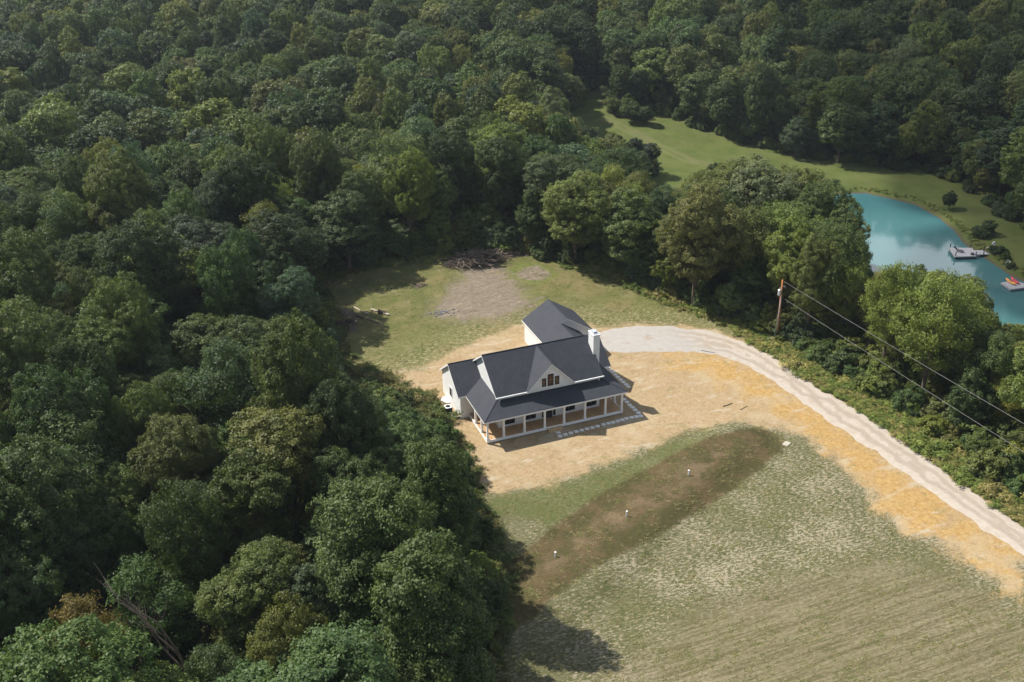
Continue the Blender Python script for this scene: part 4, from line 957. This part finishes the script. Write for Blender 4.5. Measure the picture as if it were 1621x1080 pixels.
def at_top(px, py, H):
    """ground position of a tree of height H whose top shows at this place in the photograph"""
    z = 0.0
    for _ in range(12):
        q = unp(px, py, z+H*.97); z = .5*z+.5*hz(q[0], q[1])
    return q[0], q[1]
def reserve(x, y, R):
    global taken
    taken = np.concatenate([taken, [[x, y, R]]])
GREEN = dict(dark=(.050, .082, .026), mid=(.076, .116, .034), blue=(.062, .098, .048), olive=(.112, .138, .038), bright=(.145, .190, .040), yellow=(.21, .225, .045), gold=(.42, .27, .03), pale=(.14, .17, .080), brown=(.15, .122, .038))
def special(px, py, H, key, col, label, name='broadleaf_tree', base=None, sxy=1.0, lean=None, res=1.0, cat='tree'):
    if base is not None:
        b = unp(*base); x, y = b[0], b[1]
        if H is None:
            hh = np.arange(2, 26, .1); P = np.stack([np.full_like(hh, x), np.full_like(hh, y), b[2]+hh], -1); _, yy, _ = proj(P); H = float(hh[np.argmin(abs(yy-py))])
    else: x, y = at_top(px, py, H)
    k = KINDS[key]; sc = H/k[2]; reserve(x, y, k[3]*sc*sxy*.9*res)
    return plant(key, x, y, sc, R_.uniform(0, 6.28), GREEN[col] if isinstance(col, str) else col, label, cat, None, name, lean, sxy)
special(866, 258, 8.5, 'small1', 'gold', 'small golden orange tree amid green trees behind the back lawn', 'sumac_tree', res=.8)
special(1014, 214, 9, 'small0', (.026, .042, .022), 'dense dark round tree standing at the near edge of the valley meadow', sxy=1.1)
special(968, 208, 9.5, 'small0', 'olive', 'olive-brown round tree left of the dense dark round one', sxy=1.15)
special(1266, 187, 9.5, 'cedar', 'blue', 'blue-green conical cedar at the far side of the meadow', 'cedar_tree', sxy=1.15)
special(876, 136, 19, 'tall1', 'pale', 'tall narrow pale green tree at the left end of the valley meadow', 'poplar_tree', sxy=.8)
special(218, 352, 18, 'loose0', 'bright', 'big bright yellow-green tree standing out in the left woods', sxy=1.25)
special(420, 268, 16, 'loose1', 'bright', 'bright green loose-crowned tree in the woods above the lawn corner')
special(568, 252, 13, 'loose1', 'yellow', 'small yellow-green treetop in the woods behind the lawn', sxy=.8)
special(884, 76, 14, 'far3', 'yellow', 'yellow-green treetop above the far tip of the meadow', sxy=.8)
special(1444, 64, 19, 'cedar', 'pale', 'pale layered pine poking out of the dark woods at the upper right', 'pine_tree', sxy=.9)
special(1467, 112, 12, 'far3', (.17, .15, .04), 'yellowish bushy treetop beneath the pale pine, upper right', sxy=.9)
special(1510, 113, 10, 'far3', (.26, .25, .06), 'lemon yellow treetop right of the yellowish bushy one', sxy=.8)
special(1322, 122, 16, 'loose0', 'bright', 'broad light green tree at the meadow edge right of the cedar', sxy=1.25)
special(1012, 278, 15, 'loose1', 'bright', 'tall light green tree in front of the dark round tree', sxy=.75)
special(1507, 302, 4.0, 'small1', 'dark', 'small lone tree on the mown slope above the lake', sxy=.95)
special(112, 940, 13.5, 'loose0', 'brown', 'golden brown small tree in the gap of the near left woods', 'sumac_tree', sxy=.75, res=1.7)
special(970, 152, 5, 'small0', 'olive', 'small bushy tree alone on the tip of the meadow', sxy=1.0)
special(1000, 158, 6, 'small0', 'mid', 'rounded bushy tree in the meadow, middle of three', sxy=1.1)
special(1022, 165, 5.5, 'small0', 'dark', 'darkest rounded bush tree of three in the meadow', sxy=1.1)
special(1300, 352, None, 'tall0', 'olive', 'tall tree with slender bare pale trunk right of the utility pole', base=(1273, 545), sxy=.75)
special(1462, 418, None, 'loose0', 'bright', 'tall bright green tree with reddish vine-wrapped trunk before the lake', base=(1457, 640), sxy=.85)
special(1545, 585, None, 'small1', 'dark', 'leaning small tree with crooked bare stem close to the drive', base=(1527, 697), lean=(.0, .05), sxy=.72)
special(1606, 590, 9, 'loose1', 'yellow', 'light yellow-green tree at the right end of the roadside row', sxy=.9)
special(1400, 400, None, 'loose0', 'bright', 'bright green tree just left of the vine-wrapped one', base=(1392, 597), sxy=.68)
special(1540, 432, 16, 'loose1', 'bright', 'bright green tree just right of the vine-wrapped one', sxy=.8)
for x_, y_, h_, sx_, k_, lb in ((-12.9, -23.4, 20, .70, 'skirt0', 'slender dark tree at the field edge, upper of three'), (-19, -29, 21.5, .93, 'skirt1', 'huge dark tree at the field edge, middle of three'), (-17.6, -37.5, 21, .93, 'skirt0', 'huge dark tree at the bottom of the field edge')):
    k = KINDS[k_]; reserve(x_, y_, 5.0*sx_); plant(k_, x_, y_, h_/k[2], x_, np.array(GREEN['mid'])*.95, lb, 'tree', None, 'broadleaf_tree', sxy=sx_)
for px_, py_, h_, k_, c_, lb, sx_ in ((1150, 258, 17, 'oak1', 'olive', 'large grey-olive crown left in the clump before the meadow', 1.0), (1212, 259, 18, 'oak2', 'pale', 'pale grey-green crown second in the clump before the meadow', 1.0), (1268, 268, 18, 'oak0', 'olive', 'broad olive crown third in the clump before the meadow', 1.0),
        (1318, 292, 18, 'oak1', 'mid', 'green crown at the right end of the clump, beside the lake', .9), (1340, 330, 18, 'loose1', 'mid', 'ragged tree leaning over the left tip of the lake', .8), (1190, 320, 16, 'loose0', 'olive', 'olive tree below the clump before the meadow', .9), (1262, 345, 16, 'tall1', 'bright', 'narrow light tree between pole and lake clump', .9),
        (1352, 400, 13, 'loose1', 'bright', 'yellowish light tree just above the upper cable, left of the lake trees', .9), (1448, 470, 12, 'loose0', 'olive', 'olive tree hanging under the lakeside crowns, centre', .8), (1588, 520, 13, 'loose0', 'mid', 'loose green tree touching the right frame below the lake', .8), (1495, 520, 10, 'loose1', 'mid', 'lower green tree right of the vine-wrapped trunk', .8)):
    special(px_, py_, h_, k_, c_, lb, sxy=sx_)
# dead trees in the near left woods
def dead(px, py, H, seed, label, lean=(0, 0)):
    x, y = at_top(px, py, H); reserve(x, y, 3.4)
    r = random.Random(seed); o = dead_mb(r, H, 3, .42).build('dead_tree', MDEAD); o.location = (x, y, hz(x, y)); o.rotation_euler = (lean[0], lean[1], 0); tag(o, label, 'dead tree')
dead(262, 885, 17, 3, 'bare grey dead tree with forked branches in the near left woods')
dead(190, 950, 14, 8, 'thin leaning dead tree left of the forked dead tree', (.0, -.2))

TREES = []     # key, x, y, z, H, R, tint
def colour(x, y, r):
    """tint by stand of wood"""
    s = (x-CAMP[0])*math.sin(YAW)+(y-CAMP[1])*math.cos(YAW); l = (x-CAMP[0])*math.cos(YAW)-(y-CAMP[1])*math.sin(YAW)
    p = r.random()
    if x > 48 and y < 62 and x < 82: base = 'olive' if p < .45 else 'bright' if p < .7 else 'mid'
    elif x > 48 and s > 190: base = 'dark' if p < .3 else 'mid' if p < .65 else 'olive' if p < .9 else 'bright'
    elif s < 110: base = 'mid' if p < .5 else 'dark' if p < .85 else 'olive' if p < .95 else 'blue'
    else: base = 'mid' if p < .36 else 'dark' if p < .54 else 'blue' if p < .74 else 'olive' if p < .90 else 'bright'
    g = np.array(GREEN[base])*(r.uniform(.72, 1.3) if base != 'bright' else r.uniform(.65, .95))*np.array([r.uniform(.84, 1.16), 1, r.uniform(.8, 1.2)])
    return base, g
near_k = ['oak0', 'oak1', 'oak2', 'tall0', 'tall1', 'loose0', 'loose1']; far_k = ['far0', 'far1', 'far2', 'far3']
rr = np.random.default_rng(5)
for (sp, Hr, Rr, s0, s1, gf, tol, sd) in ((7.2, (11.5, 21.5), (3.9, 6.8), 22, 600, .52, 2, 1), (5.0, (9, 14), (2.9, 4.2), 30, 330, .5, 2, 2), (3.4, (5.0, 8.5), (1.9, 2.9), 40, 300, .47, 2, 3)):
    ex = None
    if sd == 3: ex = lambda x, y: (sdpoly(x, y, WA) < 10) | ((sdpoly(x, y, WB) < 10) & (sdpoly(x, y, WB) > .5)) | ((x > 48) & (x < 80) & (y < 50))
    for x, y, z, H, R in zip(*scatter(sp, Hr, Rr, s0, s1, gf, tol, ex, sd)):
        if sdpoly(np.array([x]), np.array([y]), WB)[0] < .5 and sd == 3: continue
        base, g = colour(x, y, rr)
        s = math.hypot(x-CAMP[0], y-CAMP[1])
        if sd == 3: key = rr.choice(['small0', 'small1'])
        elif s > 185: key = rr.choice(far_k, p=[.32, .28, .2, .2])
        else: key = rr.choice(near_k, p=[.2, .2, .2, .12, .08, .11, .09])
        TREES.append((key, x, y, z, H, R, g, base))
print('trees', len(TREES))
# the ones that show largest become individual trees, the rest one wood
def shown(t):
    P = np.array([[t[1], t[2], t[3]+t[4]*.75]]); a, b, d = proj(P); m = t[5]*FPX/d[0]
    ix = max(0, min(1, (min(1621, a[0]+m)-max(0, a[0]-m))/(2*m))); iy = max(0, min(1, (min(1080, b[0]+m)-max(0, b[0]-m))/(2*m)))
    return (m*m*ix*iy if d[0] > 0 else 0), a[0], b[0]
sc_ = [shown(t) for t in TREES]; order = sorted(range(len(TREES)), key=lambda i: -sc_[i][0])
NIND = 275; ind = [i for i in order[:NIND] if sc_[i][0] > 0]; rest = [i for i in order if i not in set(ind)]
hue = {'dark': 'dark green', 'mid': 'mid green', 'blue': 'grey-green', 'olive': 'olive green', 'bright': 'light green', 'yellow': 'yellow-green'}
def ordinal(n):
    return ordw[n] if n < len(ordw) else '%d%s' % (n+1, 'th' if 10 < (n+1) % 100 < 14 else {1: 'st', 2: 'nd', 3: 'rd'}.get((n+1) % 10, 'th'))
zones = {}
for i in ind:
    t = TREES[i]; _, cx, cy = sc_[i]; da = float(sdpoly(np.array([t[1]]), np.array([t[2]]), WA)[0]); db = float(sdpoly(np.array([t[1]]), np.array([t[2]]), WB)[0])
    if t[1] > 47 and t[2] < 48: zn = 'road' if t[2] < 12 else 'pole'
    elif da < 7 and t[2] > 40 and t[1] > -14: zn = 'back'
    elif da < 8 and t[1] < 2: zn = 'left'
    elif db < 9 and cx > 1020 and cy < 320: zn = 'meadow'
    else: zn = 'in'
    zones.setdefault(zn, []).append(i)
lab = {}
Z_TXT = {'road': ('%s %s tree along the gravel drive, counted from the utility pole', 'x', 'roadside row of trees'), 'pole': ('%s %s tree from the left between the utility pole and the lake', 'x', 'trees between the yard and the lake'),
         'back': ('%s %s tree from the left along the rear edge of the lawn', 'x', 'trees behind the lawn'), 'left': ('%s %s tree down the left forest edge, counted from the lawn corner', 'y', 'trees along the left forest edge'),
         'meadow': ('%s %s tree from the left along the far edge of the meadow', 'x', 'trees along the far meadow edge')}
for zn, idx in zones.items():
    if zn == 'in': continue
    tx, ax_, gp = Z_TXT[zn]; idx.sort(key=lambda i: sc_[i][1] if ax_ == 'x' else sc_[i][2])
    for k, i in enumerate(idx): lab[i] = (tx % (ordinal(k), hue[TREES[i][7]]), gp)
for i in zones.get('in', []):
    t = TREES[i]; _, cx, cy = sc_[i]
    row = 'along the bottom of the photo' if cy > 900 else 'left of the front field' if cy > 720 and cx > 420 else 'low in the left woods' if cy > 720 else 'left of the house' if cy > 560 else 'left of the back lawn' if cy > 420 else 'in woods beyond the back lawn' if cy > 280 else 'far behind the lawn'
    if cx > 900: row = 'beyond the meadow' if cy < 240 else 'near the lake'
    sz = 'tall' if t[4] > 16 else 'small' if t[4] < 9 else 'medium'
    colw = ('near the left border' if cx < 180 else 'in mid woods' if cx < 420 else 'towards the clearing' if cx < 800 else 'towards the valley') if cx < 900 else 'in dense woods'
    tb = '%s %s tree %s, %s' % (sz, hue[t[7]], row, colw); tb = ' '.join(tb.split()[:16])
    lab[i] = (tb, 'woodland trees '+row)
for i in ind:
    key, x, y, z, H, R, g, base = TREES[i]; k = KINDS[key]; l, gp = lab[i]
    plant(key, x, y, H/k[2], rr.uniform(0, 6.28), g, l, 'tree', gp, 'broadleaf_tree', sxy=(R/k[3])/(H/k[2]))
print('individual', len(ind), 'rest', len(rest), {k: len(v) for k, v in zones.items()})

def instanced(name, rows, keys, label, cat, kindv='stuff'):
    """one object: a point per plant, each drawn by geometry nodes as one of the shared crowns. rows: x,y,z,sxy,sz,rot,tint,keyindex"""
    me = bpy.data.meshes.new(name); me.vertices.add(len(rows)); me.vertices.foreach_set('co', np.array([r[:3] for r in rows], np.float32).ravel())
    def fa(nm, typ, vals, fld='value'):
        a = me.attributes.new(nm, typ, 'POINT'); a.data.foreach_set(fld, np.asarray(vals, np.float32 if typ != 'INT' else np.int32).ravel())
    fa('scl', 'FLOAT_VECTOR', [(r[3], r[3], r[4]) for r in rows], 'vector'); fa('rot', 'FLOAT_VECTOR', [(0, 0, r[5]) for r in rows], 'vector')
    fa('tint', 'FLOAT_VECTOR', [tuple(np.asarray(r[6])*(GREEN_GAIN if name in ('far_woods', 'undergrowth') else 1.0)) for r in rows], 'vector'); fa('idx', 'INT', [r[7] for r in rows])
    o = bpy.data.objects.new(name, me); COL.objects.link(o)
    ng = bpy.data.node_groups.new(name+'_nodes', 'GeometryNodeTree'); ng.interface.new_socket('Geometry', in_out='INPUT', socket_type='NodeSocketGeometry'); ng.interface.new_socket('Geometry', in_out='OUTPUT', socket_type='NodeSocketGeometry')
    gi = ng.nodes.new('NodeGroupInput'); go = ng.nodes.new('NodeGroupOutput'); iop = ng.nodes.new('GeometryNodeInstanceOnPoints'); jn = ng.nodes.new('GeometryNodeJoinGeometry')
    for k in keys[::-1]:
        oi = ng.nodes.new('GeometryNodeObjectInfo'); oi.inputs['Object'].default_value = KINDS[k][0]; oi.inputs['As Instance'].default_value = True; oi.transform_space = 'ORIGINAL'
        ng.links.new(oi.outputs['Geometry'], jn.inputs[0])
    def na(nm, dt):
        n_ = ng.nodes.new('GeometryNodeInputNamedAttribute'); n_.data_type = dt; n_.inputs[0].default_value = nm; return n_.outputs[0]
    m2p = ng.nodes.new('GeometryNodeMeshToPoints'); ng.links.new(gi.outputs[0], m2p.inputs[0])
    ng.links.new(m2p.outputs[0], iop.inputs['Points']); ng.links.new(jn.outputs[0], iop.inputs['Instance']); iop.inputs['Pick Instance'].default_value = True
    ng.links.new(na('idx', 'INT'), iop.inputs['Instance Index']); ng.links.new(na('scl', 'FLOAT_VECTOR'), iop.inputs['Scale'])
    ng.links.new(na('rot', 'FLOAT_VECTOR'), iop.inputs['Rotation']); ng.links.new(iop.outputs[0], go.inputs[0])
    md = o.modifiers.new('instances', 'NODES'); md.node_group = ng
    return tag(o, label, cat, None, kindv)
allk = near_k+far_k+['small0', 'small1', 'shrub0']
rows = []
for i in rest:
    key, x, y, z, H, R, g, base = TREES[i]; k = KINDS[key]; rows.append((x, y, z, R/k[3], H/k[2], rr.uniform(0, 6.28), g, allk.index(key)))
instanced('far_woods', rows, allk, 'dense mixed green woods covering the far hills as one mass', 'woods')

# ------------------------------------------------------------------ undergrowth, roadside weeds, grass tufts
def ring(n, seed, test, bx):
    r = np.random.default_rng(seed); x = r.uniform(bx[0], bx[1], n); y = r.uniform(bx[2], bx[3], n); k = test(x, y, r); x, y = x[k], y[k]; return x, y, height(x, y), r
def pxfree(x, y, z, h, tol=3):
    a, b, d = proj(np.stack([x, y, z+h], -1)); return ~in_clear(a, b, tol)
# shrubs one can count, at the feet of the roadside and back-lawn trees
SH = []
x, y, z, r = ring(2600, 61, lambda x, y, r: (sdpoly(x, y, WA) > .5) & (sdpoly(x, y, WA) < 5) & (sdpoly(x, y, DRIVE) > 2.6) & (y > -30) & (x > -20), (-20, 62, -34, 66))
ok = pxfree(x, y, z, 2.2, 0) & pxfree(x, y, z, 3.4, 0) & pxfree(x, y, z, 1.0, 0)
for a, b, c in zip(x[ok], y[ok], z[ok]):
    if len(SH) < 30 and math.hypot(a-45.2, b-9.1) > 3.5 and all(math.hypot(a-q[0], b-q[1]) > 3.6 for q in SH) and proj([[a, b, c]])[0][0] < 1625: SH.append((a, b, c))
SH.sort(key=lambda q: proj([[q[0], q[1], q[2]]])[0][0])
cnt = {}
for a, b, c in SH:
    zn = 'left' if a < -4 and b < 50 else 'back' if b > 30 else 'road'; k = cnt.get(zn, 0); cnt[zn] = k+1
    base = rr.choice(['mid', 'olive', 'dark', 'bright'] if zn == 'road' else ['dark', 'mid', 'olive']); g = np.array(GREEN[base])*rr.uniform(.85, 1.15)
    tx = {'left': '%s %s shrub from the left under the trees left of the lawn', 'back': '%s %s shrub from the left under the trees behind the lawn', 'road': '%s %s shrub from the left in the weeds beyond the drive'}[zn]
    plant('shrub0', a, b, rr.uniform(.75, 1.25), rr.uniform(0, 6.28), g, tx % (ordinal(k), hue[base]), 'shrub', {'left': 'shrubs left of the lawn', 'back': 'shrubs behind the lawn', 'road': 'shrubs beyond the drive'}[zn], 'shrub', sxy=rr.uniform(.9, 1.3))
rows = []
x, y, z, r = ring(9000, 62, lambda x, y, r: (((sdpoly(x, y, WA) > .8) & (sdpoly(x, y, WA) < 6+5*r.random(len(x)))) | ((x > 50) & (x < 76) & (y < 45) & (sdpoly(x, y, LAKE) > 6)) | ((x < -18) & (y < -8) & (r.random(len(x)) < .45))) & (sdpoly(x, y, DRIVE) > 3.4) & ~((y < -30) & (x > -9) & (x < 50)), (-62, 78, -58, 72))
us = r.uniform(.3, 1.0, len(x))**1.3*1.15+.1; ok = pxfree(x, y, z, us*3.3, 1) & pxfree(x, y, z, us*1.8, 1) & pxfree(x, y, z, .4, 2)
for a, b, c, s_ in zip(x[ok], y[ok], z[ok], us[ok]):
    base, g = colour(a, b, r); rows.append((a, b, c, s_*r.uniform(.9, 1.4), s_, r.uniform(0, 6.28), g, 0))
x, y, z, r = ring(9000, 63, lambda x, y, r: (abs(sdpoly(x, y, WB)) < 3.5*r.random(len(x))) & (sdpoly(x, y, WB) > -.8) & (sdpoly(x, y, LAKE) > 10), (40, 190, -10, 170))
ok = pxfree(x, y, z, 3.0, .5) & pxfree(x, y, z, 1.6, .5) & pxfree(x, y, z, .5, 2)
for a, b, c in zip(x[ok], y[ok], z[ok]):
    s_ = r.uniform(.3, .95); base, g = colour(a, b, r); rows.append((a, b, c, s_*r.uniform(.9, 1.4), s_, r.uniform(0, 6.28), g, 0))
print('undergrowth', len(rows))
instanced('undergrowth', rows, ['shrub0'], 'tangled green undergrowth along the feet of the trees', 'undergrowth')
rows = []
def tall_weeds(x, y, r):
    a = sdpoly(x, y, WA); d = sdpoly(x, y, DRIVE); a = np.where(np.hypot(x-22, y-50) < 9, a-2.5, a)
    verge = (d > .2) & (x > 41) & (y < 22) & (a < 3) & (y > -60)
    edge_ = (a > -1.6*r.random(len(x))) & (a < 3.5) & (y > -34) & (x > -16)
    return (verge | edge_) & (d > .15)
x, y, z, r = ring(60000, 64, tall_weeds, (-20, 62, -56, 68))
wc = [(.15, .20, .05), (.19, .24, .06), (.24, .24, .08), (.30, .27, .11), (.13, .18, .045)]
for a, b, c in zip(x, y, z):
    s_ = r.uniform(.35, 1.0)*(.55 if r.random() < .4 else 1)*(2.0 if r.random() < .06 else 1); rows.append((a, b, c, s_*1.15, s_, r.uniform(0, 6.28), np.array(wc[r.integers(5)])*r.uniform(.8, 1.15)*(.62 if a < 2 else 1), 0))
x, y, z, r = ring(12000, 65, lambda x, y, r: (sdpoly(x, y, LAKE) > 1.0) & (sdpoly(x, y, LAKE) < 1.0+1.6*r.random(len(x))), (78, 118, 0, 75))
for a, b, c in zip(x, y, z): s_ = r.uniform(.2, .55); rows.append((a, b, c, s_, s_, r.uniform(0, 6.28), np.array(wc[r.integers(4)])*1.0, 0))
print('weeds', len(rows))
instanced('tall_weeds', rows, ['weed'], 'rough tall green weeds between the gravel drive and the trees', 'weeds')
# shrubs in the planted bed at the dock
for i, (px, py, s_, lb) in enumerate([(1574, 401.5, .45, 'small dark round shrub nearest the dock walkway'), (1585, 402.5, .5, 'second small dark shrub on the bank by the dock'), (1591, 410, .4, 'low green shrub between the dock and the cream chair'), (1598, 424, .35, 'low dark shrub just below the cream chair'), (1556, 374, .9, 'wide dark bush alone on the mown bank above the dock')]):
    q = unp(px, py); plant('shrub0', q[0], q[1], s_, i, GREEN['dark'] if i != 2 else GREEN['mid'], lb, 'shrub', None, 'shrub', sxy=1.3)
rows = []
def tf(x, y, r): return (sdpoly(x, y, WA) < -.5) & (sdpoly(x, y, STRAW) > .3) & (sdpoly(x, y, DRIVE) > .4) & (sdpoly(x, y, SOIL) > 0)
x, y, z, r = ring(52000, 66, tf, (-20, 50, -54, 64)); nz = vnoise(x, y, .9, 7)+.6*vnoise(x, y, 2.3, 9)+r.normal(0, .5, len(x))
for a, b, c, q in zip(x, y, z, nz):
    if q < .1: continue
    s_ = r.uniform(.25, .7); cc = (.17, .19, .065) if r.random() < .5 else (.29, .26, .14)
    rows.append((a, b, c, s_, s_*.6, r.uniform(0, 6.28), np.array(cc)*r.uniform(.8, 1.2), 0))
print('tufts', len(rows))
instanced('grass_tufts', rows, ['tuft'], 'short patchy grass tufts over the lawn and the front field', 'grass')

# ------------------------------------------------------------------ a drifting cloud high up-sun, its shade lies on the lake and the hill behind it
cm = N('cloud_white'); cdif = cm.n('ShaderNodeBsdfDiffuse'); cdif.inputs[0].default_value = (.9, .9, .9, 1); ctr = cm.n('ShaderNodeBsdfTransparent'); cmx = cm.n('ShaderNodeMixShader'); cmx.inputs[0].default_value = .40
cm.L(ctr.outputs[0], cmx.inputs[1]); cm.L(cdif.outputs[0], cmx.inputs[2]); cm.L(cmx.outputs[0], cm.out.inputs['Surface'])
CLZ = 450.0; off = Vector(SDIR)*((CLZ+7)/SDIR.z)
import bmesh
from mathutils import noise as mnoise
ball = [(114, 30, 24), (108, 8, 18), (124, 14, 30), (134, 50, 30), (150, 84, 34), (168, 40, 45), (160, 0, 45), (186, 100, 45), (215, 60, 60), (215, 140, 52), (255, 175, 60), (262, 110, 60), (200, 10, 60), (300, 160, 70)]
vs, fs = [], []; GN_ = 70; x0, x1, y0, y1 = 70, 380, -60, 250
def cdens(x, y):
    v = max((1-((x-a)**2+(y-b)**2)/(r*r)) for a, b, r in ball); return v+.55*mnoise.fractal(Vector((x*.03, y*.03, 2.0)), 1.0, 2.0, 5)
ids = {}
for i in range(GN_+1):
    for j in range(GN_+1):
        x = x0+(x1-x0)*i/GN_; y = y0+(y1-y0)*j/GN_; dns = cdens(x, y)
        if dns > 0: ids[(i, j)] = (len(vs), len(vs)+1); hgt_ = 4+34*min(1, dns)**.6+6*mnoise.noise(Vector((x*.06, y*.06, 9))); vs += [(x+off.x, y+off.y, CLZ+hgt_), (x+off.x, y+off.y, CLZ-1-4*min(1, dns))]
edges_ = {}
for (i, j), a in ids.items():
    q = [(i, j), (i+1, j), (i+1, j+1), (i, j+1)]
    if all(k in ids for k in q):
        fs.append(tuple(ids[k][0] for k in q)); fs.append(tuple(ids[k][1] for k in q)[::-1])
        for n_ in range(4):
            e = (q[n_], q[(n_+1) % 4]); 
            if (e[1], e[0]) in edges_: del edges_[(e[1], e[0])]
            else: edges_[e] = 1
for a, b in edges_: fs.append((ids[a][1], ids[b][1], ids[b][0], ids[a][0]))
cl = MB().add(vs, fs).build('clouds', cm.mat, smooth=True); tag(cl, kind='stuff', label='white cloud drifting high above the valley')

# ------------------------------------------------------------------ haze
hm = N('haze_air'); pv = hm.n('ShaderNodeVolumePrincipled'); pv.inputs['Color'].default_value = (.80, .88, 1.0, 1); pv.inputs['Density'].default_value = 0.00011; pv.inputs['Anisotropy'].default_value = .2
hm.L(pv.outputs[0], hm.out.inputs['Volume'])
hb = MB().box(-900, 1300, -400, 1400, -25, 130).build('haze', hm.mat); tag(hb, kind='stuff', label='thin bluish haze over the whole valley'); hb.display_type = 'WIRE'
